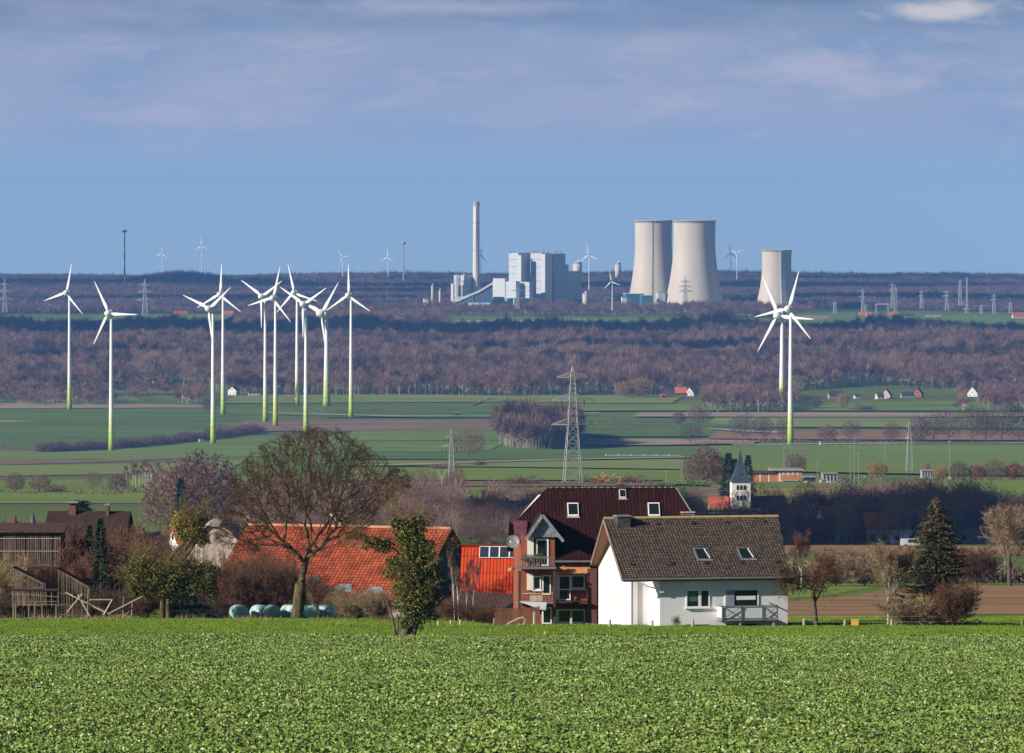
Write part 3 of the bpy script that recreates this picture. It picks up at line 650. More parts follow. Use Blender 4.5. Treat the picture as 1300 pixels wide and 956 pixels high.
# ------------------------------------------------------------------ masts
def mast(px,top,base,D,r,m,lb,striped=False,head=None):
    z0=(EYE-base)*D/F; H=(base-top)*D/F; t=thing('radio_mast',lb,'mast',((px-650)*D/F,D,z0),0)
    if striped:
        k=7
        for i in range(k): MB().tube((0,0,H*i/k),(0,0,H*(i+1)/k),r*(1-.4*i/k),r*(1-.4*(i+1)/k),8).obj('mast_section',red_m if i%2 else tower_plain,t)
    else: MB().tube((0,0,0),(0,0,H),r,r*.6,8).obj('mast_section',m,t)
    if head: MB().lathe([(r*2.4,H-6),(r*3,H-3),(r*2.4,H)],10).obj('antenna_head',m,t)
red_m=mat('mast_red',(.25,.08,.12),None,1,.6); grey_m=mat('steel_grey',(.30,.32,.34),(.36,.38,.40),.3,.5,metal=.0)
mast(158.3,292,359,15000,2.1,grey_m,'tall red and white banded mast on the left horizon',True,True)
mast(512.3,307,357,15200,1.9,grey_m,'tall thin grey mast on the horizon left of the chimney',False,True)

# ------------------------------------------------------------------ power plant
PD=12000.; s=PD/F; TH=R(40)
conc=mat('cooling_concrete',(.55,.47,.39),(.66,.57,.48),.03,.8,(1,1,.25),detail=8)
plw=mat('plant_cladding',(.52,.53,.56),(.58,.59,.61),.02,.6,(3,3,.2)); plg=mat('plant_cladding_blue_shade',(.26,.35,.45),(.31,.40,.50),.02,.6,(3,3,.2))  # blue cladding also paints in the shade of the right-facing sides
pld=mat('plant_grey',(.26,.27,.30),(.34,.34,.37),.05,.7); pipe=mat('plant_pipe',(.75,.75,.75),(.8,.8,.8),.1,.4); dark=mat('dark_opening',(.02,.025,.03),None,1,.9)
def pbox(mb,xa,xb,xc,top,bot=397,D=PD,back=0.,floor=True):
    """block whose lit front spans columns xa..xb and shaded side xb..xc"""
    s=D/F; w_=max(2,(xb-xa)*s/math.cos(TH)); d=max(2,(xc-xb)*s/math.sin(TH)); c=Vector(((xb-650)*s,D+back,0))
    f=Vector((-math.cos(TH),math.sin(TH)*1,0)); g=Vector((math.sin(TH),math.cos(TH),0))
    z1=(EYE-top)*s; z0=min(gz(D)-1,(EYE-bot)*s) if floor else (EYE-bot)*s; q=[c,c+f*w_,c+f*w_+g*d,c+g*d]
    mb.add([(v.x,v.y,z0) for v in q]+[(v.x,v.y,z1) for v in q],[(0,1,2,3),(7,6,5,4)]+[(i,i+4,(i+1)%4+4,(i+1)%4) for i in range(4)]); return mb
def plant_thing(name,lb,cat,items,D=PD,group=None):
    org=Vector(((items[0][1][1]-650)*D/F,D,gz(D))); t=thing(name,lb,cat,org,0,group)
    for nm,args,m in items:
        pbox(MB(),*args,D=args_D(args,D)).xform(Matrix.Translation(-org)).obj(nm,m,t)
    return t
def args_D(a,D): return D
pw_=plant_thing('boiler_house','tall twin-towered grey boiler house, the largest block of the power plant','power station',
  [('boiler_tower',(674,687.5,701,321.5),plw),('boiler_tower',(646,658,673,321),plw)],PD)
def add_part(t,nm,args,m,D): 
    pbox(MB(),*args,D=D).xform(Matrix.Translation(-Vector(t.location))).obj(nm,m,t)
add_part(pw_,'stair_tower',(687,692,700.5,322.5),plw,PD-12)
add_part(pw_,'flue_block',(699,702,718,322),plg,PD+30)
add_part(pw_,'absorber_hall',(700,703,737,344.5),plg,PD+26)
add_part(pw_,'sloped_gallery',(705,708,722,336),plg,PD+40)
add_part(pw_,'stair_tower',(657,661.5,664.5,324),plw,PD-8)
for k,(a,b) in enumerate(((648,322),(652,320),(678,321.6),(683,319.6),(690,322),(696,320.5),(706,320),(712,321))):
    MB().box(-2,2,-2,2,0,5).obj('roof_vent',pld,pw_,Vector(((a-650)*s,PD+14+(8 if a>700 else 0),(EYE-321.6)*s))-Vector(pw_.location))
th=plant_thing('turbine_hall','wide white turbine hall in front of the twin boiler towers','industrial hall',[('hall',(625,672,677,358),plw)],PD-60); add_part(th,'roof_block',(626,641,645,353.5),plw,PD-22)
add_part(th,'roof_block',(645,655,660,357),plw,PD-64)
for r_ in (366.5,372.5): add_part(th,'cladding_band',(625.2,672.2,676,r_,r_+1.2),pld,PD-61.5) if False else None
lh=plant_thing('low_hall','long low blue-grey hall at the foot of the power plant','industrial hall',[('hall',(577,628,640,377),plg),('front_block',(577,589,594,379.5),plw),('front_block',(628,653.5,688,379),plg)],PD-130)
for k in range(4): 
    D_=PD-133; MB().box(-1.6,1.6,-.5,.5,0,2).obj('window',dark,lh,Vector(((579+k*2.4-650)*D_/F,D_-4-k*-3,(EYE-385)*D_/F))-Vector(lh.location))
gb=plant_thing('gypsum_silo_block','square white-fronted tower block left of the tall chimney foot','industrial building',[('tower_block',(576,589,608,349.5),plw),('stair_tower',(572.3,575.5,577,360),plw)],PD+20)
for a,b,c,d in ((578.5,352,581.5,372),(584.5,362,587.5,378)):
    pbox(MB(),a,c,c+.4,b,d,D=PD+8).xform(Matrix.Translation(-Vector(gb.location))).obj('recess',pld,gb)
add_part(gb,'roof_vent',(579,580,581,347.5),pld,PD+22); add_part(gb,'roof_vent',(588,590,591.5,347.8),pld,PD+24)
# chimney
t=thing('chimney','tall pale concrete chimney rising beside the power plant','chimney',gp(604.7,PD+40)); Hc=(EYE-256)*(PD+40)/F-gz(PD+40)
sh=MB().lathe([(8.2,0),(6.9,Hc*.35),(6.3,Hc*.7),(6.1,Hc-9)],28).obj('shaft',mat('chimney_cream',(.66,.62,.54),(.72,.68,.60),.02,.8,(1,1,.2)),t,smooth=True)
MB().lathe([(6.4,Hc-9),(6.4,Hc),(5.2,Hc),(5.2,Hc-4)],28,cap=False).obj('rim',mat('chimney_rim',(.45,.42,.38),None,.3,.8),t)
MB().box(-.5,.5,-6.9,-6.1,5,Hc-10).obj('ladder',pld,t)
for k in range(3): MB().lathe([(6.6-.1*k+.4*(1-k*.4),Hc*(.3+.25*k)),(6.6-.1*k+.4*(1-k*.4),Hc*(.3+.25*k)+1.2)],24).obj('platform',pld,t)
# coal conveyor
t=thing('conveyor_bridge','long sloping white coal conveyor gallery climbing to the turbine hall','conveyor',gp(577,PD-150))
def band(t,xa,xb,xc,r,h,D,m,nm='cladding_band'): pbox(MB(),xa-.3,xb+.15,xc+.2,r,r+h,D=D-1.2,floor=False).xform(Matrix.Translation(-Vector(t.location))).obj(nm,m,t)
for r in (363.5,369,374.5): band(th,625,672,676,r,.6,PD-60,plg)
for r in (329,338,347,356,366): band(pw_,674,687.5,700,r,.5,PD,plg)
for r in (329,338,347): band(pw_,646,658,672,r,.5,PD,plg)
for r in (352,362,372,382): band(pw_,700,703,737,r,.6,PD+26,pld)
for r in (384,389): band(lh,577,628,640,r,.6,PD-130,pld); band(lh,628,653.5,687,r,.6,PD-130,pld)
for r in (356,363,370): band(gb,576,589,607.6,r,.5,PD+20,pld)
def pp(px,row,D): return W(px,row,D)-Vector(t.location)
cv=MB(); L_=[(560,387.5),(577,381.5),(590,377),(607,370.5),(625.5,359.5)]
for (a,b),(c,d) in zip(L_,L_[1:]): cv.bar(pp(a,b,PD-150),pp(c,d,PD-150),3.,3.6)
cv.obj('gallery',pipe,t); un=MB()
un.add([pp(577,384,PD-149),pp(593,378,PD-149),pp(608,372,PD-149),pp(625.5,361.5,PD-149),pp(625.5,384,PD-149)]+[pp(577,384,PD-141),pp(593,378,PD-141),pp(608,372,PD-141),pp(625.5,361.5,PD-141),pp(625.5,384,PD-141)],[(0,1,2,3,4),(9,8,7,6,5)]+[(i,i+5,(i+1)%5+5,(i+1)%5) for i in range(5)])
un.obj('enclosure',mat('enclosure_blue',(.10,.16,.24),None,.1,.7),t)
for px,row in ((566,385),(585,378),(600,373)): MB().bar(pp(px,row,PD-150),pp(px,396,PD-150),1.6).obj('support',pld,t)
# silos
def silo(px,w_,top,bot,D,lb,dome=3.5):
    t=thing('silo',lb,'silo',((px-650)*D/F,D,(EYE-bot)*D/F)); r=w_/2*D/F; H=(bot-top)*D/F
    MB().lathe([(r,-8),(r,H-dome*1.2)],20).obj('shell',conc,t,smooth=True); MB().lathe([(r*1.02,H-dome*1.2),(r*.9,H-dome*.5),(r*.5,H),(.2,H+.5)],20).obj('dome',plg,t,smooth=True)
    MB().box(-r*.25,r*.5,-r*.3,r*.3,H-.5,H+3).obj('hoist',pipe,t)
    return t
silo(733,11.5,332,345,PD+320,'short round concrete silo beside the boiler house')
silo(784.5,7.5,333,347,PD+500,'small round silo standing apart left of the cooling towers')
for px,w_,top,lb in ((549,3.2,362,'thin process column left of the power plant'),(558.5,3,368,'shorter process column at the left edge of the plant'),(743,7,372,'small tank right of the boiler house')):
    silo(px,w_,top,388,PD-100,lb,1.2)
def shed(px,w_,top,bot,D,m,lb,dep=20,rz=20,roofm=None,cat='shed'):
    t=thing('industrial_shed',lb,cat,((px-650)*D/F,D,gz(D)),R(rz)); ww=w_*D/F; H=(EYE-top)*D/F-gz(D)
    MB().box(-ww/2,ww/2,0,dep,0,H-1).obj('wall',m,t); MB().box(-ww/2-.5,ww/2+.5,-.5,dep+.5,H-1,H).obj('roof',roofm or plg,t); return t
bl_=mat('plant_blue_dark',(.05,.16,.24),(.08,.2,.28),.05,.6)
shed(752,30,380,392,PD+60,plg,'low blue sheds right of the boiler house',30,10)
shed(806,24,372.5,388,PD-90,bl_,'dark blue pump building at the foot of the left cooling tower',24,12,pipe)
shed(822,14,375,388,PD-130,bl_,'blue-grey annex before the gap between the cooling towers',20,12)
shed(840,9,371,388,PD-110,plw,'white block between the two big cooling towers',20,12)
shed(793,6,377,388,PD-160,pipe,'small white cabin left of the cooling towers',10,12)
shed(541,5,379,388,PD-60,pipe,'small white tank house at the left edge of the plant',10,12)
shed(829,16,384,392,PD-180,pipe,'row of low white containers before the cooling towers',6,8)
# cooling towers
def ctower(px,top,base,wt,wthr,wb,D,lb,ladder=None,rows=None):
    sF=D/F; z0=gz(D); t=thing('cooling_tower',lb,'cooling tower',((px-650)*sF,D,z0),0,None); H=(EYE-top)*sF-z0; rb=wb/2*sF; rt=wt/2*sF; rr=wthr/2*sF
    zt=H*.78; prof=[]; z1=H*.06
    for k in range(25):
        z=z1+(H-z1)*k/24
        if z<zt: b=(zt-z1)/math.sqrt((rb/rr)**2-1); r=rr*math.sqrt(1+((z-zt)/b)**2)
        else: b=(H-zt)/math.sqrt(max(1.001,(rt/rr)**2)-1); r=rr*math.sqrt(1+((z-zt)/b)**2)
        prof.append((r,z))
    shell=[*prof,(rt+1.1,H-.8),(rt+1.1,H+.6),(rt-1.2,H+.6)]+[(r-1.2,z) for r,z in prof[::-1]]
    MB().lathe(shell,64,cap=False).obj('shell',conc,t,smooth=False if False else True)
    ring=MB(); n=36
    for k in range(n):
        a=2*math.pi*k/n; b_=2*math.pi*(k+.5)/n; c=2*math.pi*(k+1)/n; r2=rb+z1*.25
        ring.bar((r2*math.cos(a),r2*math.sin(a),0),((rb-.4)*math.cos(b_),(rb-.4)*math.sin(b_),z1+.5),1.3); ring.bar((r2*math.cos(c),r2*math.sin(c),0),((rb-.4)*math.cos(b_),(rb-.4)*math.sin(b_),z1+.5),1.3)
    ring.obj('leg_ring',conc,t)
    MB().lathe([(rb*.9,0),(rb*.9,z1)],40).obj('basin',plg,t)
    if ladder is not None:
        lad=MB(); an=ladder; pts=[Vector(((r+.5)*math.sin(an),-(r+.5)*math.cos(an),z)) for r,z in prof]
        for a,b in zip(pts,pts[1:]): lad.bar(a,b,1.1)
        for i in range(1,24,1):
            p=pts[i]; lad.bar(p+Vector((-2.2 if i%2 else -.2,0,0)),p+Vector((2.2,0,2)),1.0)
        lad.obj('ladder',pld if rows!='w' else pipe,t)
    return t
ctower(829.5,280,385,47.5,46.5,66,PD+40,'left big hyperbolic cooling tower, partly behind its twin, with a dark ladder line',R(-4))
ctower(881.5,280,387,54,53,76,PD-90,'right big hyperbolic cooling tower standing in front of its twin')
ctower(986,317.5,394,38,37,54,PD-160,'smaller separate cooling tower on the right behind the crossing turbines',R(12),'w')

# ------------------------------------------------------------------ lattice pylons
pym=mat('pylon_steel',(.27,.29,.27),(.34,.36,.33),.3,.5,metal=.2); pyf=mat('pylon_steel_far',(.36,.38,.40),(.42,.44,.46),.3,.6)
insm=mat('insulator',(.12,.10,.09),None,1,.4)
def pylon(px,top,base,arms,wb,wm,label,D=None,m=None,th=.22,rz=.12,ins=True,group=None,bays=12):
    """arms: list of (row of the arm, full width in photograph pixels)"""
    D=D or Dr(base); sF=D/F; z0=(EYE-base)*sF; t=thing('lattice_pylon',label,'pylon',((px-650)*sF,D,z0),rz,group); H=(base-top)*sF; m=m or pym
    lt=MB(); first=(base-arms[-1][0])*sF; last=(base-arms[0][0])*sF
    def hw(z):
        if z<first: return (wb+(wm-wb)*z/first)/2*sF
        if z<last: return (wm+(wm*.45-wm)*(z-first)/(last-first+.1))/2*sF
        return max(.12,wm*.45/2*sF*(1-(z-last)/(H-last+.01)))
    zs=[0]; z=0
    while z<H-.5:
        z+=max(1.2*sF if sF>1 else .9,hw(z)*1.7*(12/bays)); zs.append(min(z,H))
    C=[(1,1),(-1,1),(-1,-1),(1,-1)]
    for a,b in zip(zs,zs[1:]):
        wa,wb_=hw(a),hw(b)
        for i in range(4):
            p=C[i];q=C[(i+1)%4]; lt.bar((p[0]*wa,p[1]*wa,a),(p[0]*wb_,p[1]*wb_,b),th)
            lt.bar((p[0]*wa,p[1]*wa,a),(q[0]*wb_,q[1]*wb_,b),th*.8); lt.bar((q[0]*wa,q[1]*wa,a),(p[0]*wb_,p[1]*wb_,b),th*.8)
        if b<first*1.02: 
            for i in range(4): p=C[i];q=C[(i+1)%4]; lt.bar((p[0]*wb_,p[1]*wb_,b),(q[0]*wb_,q[1]*wb_,b),th*.6)
    lt.obj('lattice_mast',m,t)
    for row,w_ in arms:
        z=(base-row)*sF; h=w_/2*sF; hh=h*.16+.3; w0=hw(z)
        for sg in (-1,1):
            am=MB()
            tip=Vector((sg*h,0,z))
            for y in (-1,1):
                am.bar((sg*w0,y*w0,z),tip,th*1.5); am.bar((sg*w0*.9,y*w0*.9,z+hh*1.6),tip+Vector((0,0,.05)),th*1.3)
                for k in range(1,5):
                    f=k/5; a=Vector((sg*w0,y*w0,z)).lerp(tip,f); b=Vector((sg*w0*.9,y*w0*.9,z+hh*1.6)).lerp(tip,max(0,f-.2)); am.bar(a,b,th*.9)
            am.obj('crossarm',m,t)
        if ins:
            for f in (-1,-.55,.55,1): MB().tube((f*h,0,z-.1),(f*h,0,z-2.4*max(1,sF*2.4)),.16,.16,6).obj('insulator',insm,t)
    return t
pylon(727,464,615,[(479,40),(508,54),(539,54)],23,12,'large lattice pylon with three crossarms rising above the dark red roof',th=.24)
pylon(573,545,626,[(555.5,14),(567,24)],8,4,'smaller slim lattice pylon near the lone field tree',th=.2,bays=9)
pylon(1155,534,600,[(541.5,9),(556.5,10)],8,4.5,'short lattice pylon on the green field at right',th=.18,bays=10)
pylon(6,353,397,[(361,12),(370,19),(380,22)],6,3.5,'hazy lattice pylon at the left edge of the plain',D=11500,m=pyf,th=.55,ins=False)
pylon(184,354,400,[(362,14),(371,19),(381,21)],7,4,'hazy lattice pylon in the far woods above the tan barn',D=11300,m=pyf,th=.6,ins=False)
pylon(870,350,384,[(358,13),(364,17),(370,18)],5,3,'hazy pylon in front of the right big cooling tower',D=11500,m=pyf,th=.5,ins=False)
pylon(657,364,392,[(369,16)],4,2,'hazy pylon before the turbine hall',D=11300,m=pyf,th=.4,ins=False)
GP='hazy pylons in the far woods on the right'
for px,top,base,ar,lb in [(1095.5,366,398,[(370,9),(377,10)],'hazy pylon above the left red roofed farmhouse'),(1099,384,402,[(387,6)],'low switchyard pylon right of the left red farmhouse'),
  (1133,359,392,[(362,8),(369,9)],'hazy pylon directly left of the steel portal gantry twin'),(1137,362,402,[(366,6)],'slender pale pylon above the second red roofed house'),
  (1170,368,392,[(371,7),(376,8)],'hazy pylon between the second red house and the white shed'),(1202,368,394,[(371,10),(376,12)],'hazy pale pylon left of the twin tall masts'),
  (1219,355,388,[(357,4)],'left of the twin tall pale lattice masts'),(1227.5,351.5,398,[(354,3.5),(393,12)],'right of the twin tall pale lattice masts, the tallest one'),
  (1246,386,402,[(389,7),(393,7)],'short switchyard pylon near the right red farmhouse'),(1262,372,400,[(376,8),(381,9)],'hazy pylon left of the rightmost red farmhouse'),(1283,382,398,[(386,7)],'short pylon above the rightmost red farmhouse'),
  (1060,382,400,[(385,7)],'short pylon above the tan field patch')]:
    pylon(px,top,base,ar,4,2.2,lb,D=11600,m=pyf,th=.45,ins=False,group=GP)
D=11550; t=thing('portal_gantry','pale steel portal gantry between two red roofed houses in the distance','gantry',((1120-650)*D/F,D,gz(D))); 
zt=(EYE-386)*D/F-gz(D)
for x in (-7.6,7.6):
    for dx in (-1.4,1.4): MB().bar((x*D/F+dx,0,0),(x*D/F+dx*.4,0,zt),.9).obj('post',pyf,t)
MB().bar((-8.6*D/F,0,zt),(8.6*D/F,0,zt),1.3,2.).obj('beam',pyf,t)

# ------------------------------------------------------------------ houses
def wm(n,c): return mat(n,c,tuple(v*.85 for v in c),.4,.85)
r_red=mat('roof_red',(.42,.09,.045),(.52,.14,.07),.4,.8); r_org=mat('roof_orange',(.55,.15,.07),(.62,.2,.1),.4,.8); r_dk=mat('roof_dark',(.05,.045,.055),(.08,.07,.08),.4,.7); r_bl=mat('roof_slate_blue',(.035,.055,.09),(.05,.07,.11),.4,.6); r_br=mat('roof_brown',(.11,.06,.045),(.15,.08,.06),.4,.8)
w_wh=wm('render_white',(.78,.77,.73)); w_cr=wm('render_cream',(.62,.55,.42)); w_bk=wm('brick_red',(.36,.13,.07)); w_gy=wm('render_grey',(.35,.35,.36)); w_bd=wm('brick_dark',(.16,.07,.05))
wg=glass('window_dark')
def house(px,row,w_,d,hw,hr,rz,wall,roof,label,cat='house',D=None,name='house',wins=True,ov=.4,base=None,chim=True,group=None,gablewin=True):
    """gabled house: ridge along local x, width w_ metres, depth d, wall height hw, ridge height hr, rz degrees"""
    D=D or Dr(row); z0=gz(D); t=thing(name,label,cat,((px-650)*D/F,D,z0),R(rz),group); b=MB(); x=w_/2; y=d/2
    b.add([(-x,-y,-1),(x,-y,-1),(x,y,-1),(-x,y,-1),(-x,-y,hw),(x,-y,hw),(x,y,hw),(-x,y,hw),(-x,0,hr),(x,0,hr)],
          [(0,1,5,4),(2,3,7,6),(1,2,6,9,5),(3,0,4,8,7),(0,3,2,1)]); b.obj('wall',wall,t)
    sl=(hr-hw)/y; e=ov; rf=MB(); zt=.12
    for sg in (-1,1): rf.slab([(-x-e,sg*(y+e),hw-sl*e+zt),(x+e,sg*(y+e),hw-sl*e+zt),(x+e,0,hr+zt),(-x-e,0,hr+zt)],.18)
    ro=rf.obj('roof',roof,t)
    if chim: MB().box(-x*.3-.35,-x*.3+.35,-.5,.3,hr-.5,hr+1.1).obj('chimney',w_bd,ro)
    if wins:
        n=max(1,int(w_/3.2))
        for k in range(n):
            u=-x+w_*(k+.5)/n; f=MB().box(u-.6,u+.6,-y-.04,-y+.05,.9,2.3).obj('window',wg,t)
        if gablewin:
            for v in (-y*.45,y*.45):
                for sg in (-1,1): MB().box(sg*(x+.04)-.05,sg*(x+.04)+.05,v-.5,v+.5,.9,2.2).obj('window',wg,t)
            for sg in (-1,1): MB().box(sg*(x+.04)-.05,sg*(x+.04)+.05,-.5,.5,hw+.3,hw+1.5).obj('window',wg,t)
    return t
H=house
H(296.5,501.5,9,10,5.5,9.5,68,w_wh,r_dk,'white gabled farmhouse beside the turbines at the wood edge',name='farmhouse')
t_=H(322,502.5,12,7,3,5.,8,w_wh,r_dk,'low white outbuilding right of the white gabled farmhouse',chim=False,name='outbuilding',cat='outbuilding')
H(366,503,7,4,2,3.4,5,w_wh,r_dk,'small white caravan-like hut at the wood edge between the turbines',chim=False,name='hut',cat='hut')
H(201,492,13,9,3.5,9.5,28,w_wh,r_org,'white cottage with a steep orange roof at the left wood edge')
H(220,492.5,9,8,3,7.5,30,r_bl,r_bl,'dark blue barn right of the orange roofed cottage',name='barn',cat='barn',chim=False,wins=False)
H(153,487.5,14,8,2.5,6.5,10,w_bk,r_red,'low red roofed farm building among the scrub at left',name='farm_building',cat='barn',chim=False)
H(22,450,12,8,3,8,10,w_bk,r_org,'tiny orange roof deep in the great wood at far left',D=9000,wins=False)
t=thing('chapel','tiny white chapel with a pointed top among garden trees at far left','chapel',gp(9,Dr(497))); MB().box(-2,2,-2,2,0,7).obj('wall',w_wh,t); MB().lathe([(2.6,7),(.1,11)],4).obj('spire',r_bl,t)
# farm with white gable at the wood edge, centre right
H(849,503.5,13,8,3.4,8.6,6,w_bk,r_dk,'dark roofed brick barn left of the white gabled farm',name='barn',cat='barn')
H(864,502.5,13,9,3.5,9.6,10,w_bk,r_org,'orange roofed farmhouse joined to the white gable',name='farmhouse')
H(876,502.5,8,10,3.2,9.8,78,w_wh,r_org,'farmhouse with a bright white timbered gable before the wood',name='farmhouse')
H(842,505.5,6,5,3,4.6,20,w_bk,r_red,'small brick shed left of the white gabled farm',name='shed',cat='shed',chim=False)
# cottages right
H(1061,506,16,9,3.4,8.4,12,w_gy,r_dk,'long grey roofed cottage left of the right hand hamlet',name='cottage')
H(1126,506,9,10,4,10.5,72,w_cr,r_br,'cream gabled house in the right hand hamlet')
H(1117,506.5,8,7,3,7,20,w_wh,r_br,'low brown roofed house left of the cream gable')
H(1166,504,9,10,4,10,70,w_bk,r_dk,'brick gabled house with white barge boards in the right hand hamlet')
H(1152,505,14,8,3,6.5,10,w_gy,r_dk,'long dark roof between the cream and the brick gables',chim=False)
H(1236,503.5,9,12,4,11,70,w_wh,r_org,'white house with an orange roof at the right wood edge')
H(1088,506,6,5,3,4.4,20,w_wh,r_dk,'small white shed behind willows in the right hand hamlet',chim=False,name='shed',cat='shed')
# distant red houses right and left
for px,row,w_,hr,m,wl,lb in [(1098,403.5,24,11,r_org,w_bk,'wide red roofed farmhouse far away left of the gantry'),(1134.5,403.5,20,11,r_org,w_bk,'red roofed farmhouse far away right of the gantry'),
   (1152,404,22,8,r_dk,w_gy,'dark roofed barn right of the far red farmhouses'),(1296,406.5,30,14,r_red,w_wh,'white walled farmhouse with a red roof at the right edge, far away'),
   (1185.5,405,26,7,w_gy,w_wh,'long white low shed far away in the green clearing'),(160,405,20,5,w_gy,w_wh,'white low shed in the far left clearing'),
   (229,401,26,9,r_red,w_bk,'pink-red roofed farm in the far left clearing'),(291,402,18,11,r_org,w_bk,'bright red house far away between the turbines'),
   (1103,404.5,9,12,r_org,w_cr,'small pinkish gable before the far left red farmhouse'),(818,400,18,7,r_dk,w_gy,'grey farm building in the clearing before the cooling towers')]:
    H(px,row,w_,12,hr*.45,hr,8,wl,m,lb,D=min(Dr(row),11500),chim=False,wins=False,name='farmhouse' if 'house' in lb else 'shed',cat='farmhouse' if 'house' in lb else 'farm building')
for px,row,hr,m,lb in [(72,367,11,r_red,'faint long red roof on the far slope at left'),(108,367,13,w_wh,'tiny white house on the far slope at left'),(300,352,12,w_wh,'tiny white house high on the far slope behind the turbines'),(298,361,12,w_wh,'tiny white and red house on the far slope behind the turbines')]:
    D=Dr(row+1.5); H(px,row,34 if 'long' in lb else 20,12,hr*.7,hr*1.5,5,w_wh if 'white' in lb else w_bk,r_org if 'and red' in lb or 'long' in lb else w_wh,lb,D=D,chim=False,wins=False)

# ------------------------------------------------------------------ church
D=2200.; s=D/F; cx=940; zb=gz(D); t=thing('church','white church tower with a tall dark pointed spire and red roofed nave','church',((cx-650)*s,D,zb),R(5))
ze=(EYE-612)*s-zb; zt=(EYE-573)*s-zb; hwT=11.8*s
tm=MB().box(-hwT,hwT,-hwT,hwT,-1,ze).obj('tower',w_wh,t)
q=[(-1,-1),(1,-1),(1,1),(-1,1)]; spr=MB(); r=hwT+.35; 
def sq(h,z): return [(a*h,b*h,z) for a,b in q]
lv=[(r,ze),(r*.82,ze+1.2),(r*.5,ze+4.),(r*.28,ze+6.5),(r*.05,zt)]
for k in range(4): spr.add(sq(*lv[k])+sq(*lv[k+1]),[(i,(i+1)%4,(i+1)%4+4,i+4) for i in range(4)])
spr.add(sq(*lv[0]),[(0,1,2,3)]); spo=spr.obj('spire',r_bl,t); MB().bar((0,0,zt-.3),(0,0,zt+2.),.16).obj('cross',insm,spo)
MB().add([(-.8,-r*.7,ze+1.4),(.8,-r*.7,ze+1.4),(0,-r*.7,ze+3.4),(-.8,0,ze+1.4),(.8,0,ze+1.4),(0,0,ze+3.4)],[(0,1,2),(5,4,3),(0,3,4,1),(1,4,5,2),(2,5,3,0)]).obj('dormer',r_bl,spo)
frm=mat('sandstone',(.5,.45,.36),None,1,.8)
for z in (ze-2.7,ze-6.4):
    for k in (-1,0,1):
        a=MB(); u=k*1.28; n=8; pts=[(u-.45,0),(u+.45,0)]+[(u+.45*math.cos(math.pi*i/n),1.3+.45*math.sin(math.pi*i/n)) for i in range(n+1)]
        a.add([(x,-hwT-.06,z+y) for x,y in pts]+[(x,-hwT+.1,z+y) for x,y in pts],[tuple(range(len(pts))),tuple(range(2*len(pts)-1,len(pts)-1,-1))]+[(i,i+len(pts),(i+1)%len(pts)+len(pts),(i+1)%len(pts)) for i in range(len(pts))]); wnd=a.obj('belfry_window',wg,t)
        MB().box(u-.52,u-.45,-hwT-.1,-hwT+.05,z,z+1.3).obj('mullion',frm,wnd); MB().box(u+.45,u+.52,-hwT-.1,-hwT+.05,z,z+1.3).obj('mullion',frm,wnd)
def nave(x0,x1,y0,y1,hw_,hr_,m,wl):
    n=MB(); ym=(y0+y1)/2; n.add([(x0,y0,-2),(x1,y0,-2),(x1,y1,-2),(x0,y1,-2),(x0,y0,hw_),(x1,y0,hw_),(x1,y1,hw_),(x0,y1,hw_),(x0,ym,hr_),(x1,ym,hr_)],[(0,1,5,4),(2,3,7,6),(1,2,6,9,5),(3,0,4,8,7),(0,3,2,1)]); o=n.obj('nave_wall',wl,t)
    f=MB(); 
    for ye in (y0-.3,y1+.3): f.slab([(x0-.3,ye,hw_-.1),(x1+.3,ye,hw_-.1),(x1+.3,ym,hr_+.15),(x0-.3,ym,hr_+.15)],.2)
    f.obj('nave_roof',m,t)
H0=zb
nave(-11,-hwT,-2,5,(EYE-651)*s-zb,(EYE-631)*s-zb,r_red,w_wh)
nave(hwT,hwT+13,-1,7,(EYE-652)*s-zb,(EYE-631)*s-zb,r_bl,w_gy)
# brick school-like building behind the church
D=Dr(614); s=D/F; t=thing('brick_hall','orange brick flat roofed hall right of the church spire','hall',gp(950,D),R(2)); x=lambda p:(p-950)*s
zA=(EYE-601)*s-gz(D); zB=(EYE-597.5)*s-gz(D)
bo=wm('brick_orange',(.50,.20,.09))
MB().box(x(948),x(988),0,14,-1,zA).obj('low_wing',bo,t); MB().box(x(988),x(1018),-2,14,-1,zB).obj('tall_wing',bo,t)
MB().box(x(946),x(988)-.05,-.8,14.5,zA,zA+.5).obj('roof',r_dk,t); MB().box(x(978),x(1021),-3,14.5,zB,zB+.5).obj('roof',w_gy,t)
for p in (952,964.5,975.5): MB().box(x(p),x(p+1.6),-.06,.2,0,zA).obj('window',w_wh,t)
for p in (989,): MB().box(x(p),x(p+1.8),-2.07,-1.8,0,zA).obj('window',w_wh,t)
for p in (993,999,1005,1011): MB().box(x(p),x(p+3),-2.06,-1.8,zB-2,zB-.8).obj('window',w_cr,t)
MB().box(x(992),x(1012),-5.,-2.1,0,1.7).obj('porch',w_gy,t); MB().box(x(994),x(1010),-5.05,-4.9,.1,1.3).obj('porch_opening',dark,t)
# greenhouse / switchgear compound right of the hall
for px,w_,hh,m,lb in ((1054,18,4,w_gy,'pale grey panelled building right of the brick hall'),(1028,14,2.4,r_bl,'dark low shelter right of the brick hall'),(1178,14,3.4,w_gy,'pale flat roofed pavilion on the green at right')):
    D=Dr(613 if px<1100 else 607); t=thing('pavilion',lb,'pavilion',gp(px,D),R(2)); ww=w_*D/F; MB().box(-ww/2,ww/2,0,8,-1,hh).obj('wall',m,t); MB().box(-ww/2-.4,ww/2+.4,-.6,8.4,hh,hh+.3).obj('roof',w_gy,t)
    for k in range(4): MB().box(-ww/2+ww*(k+.3)/4,-ww/2+ww*(k+.7)/4,-.05,.1,.6,hh-.6).obj('window',wg,t)
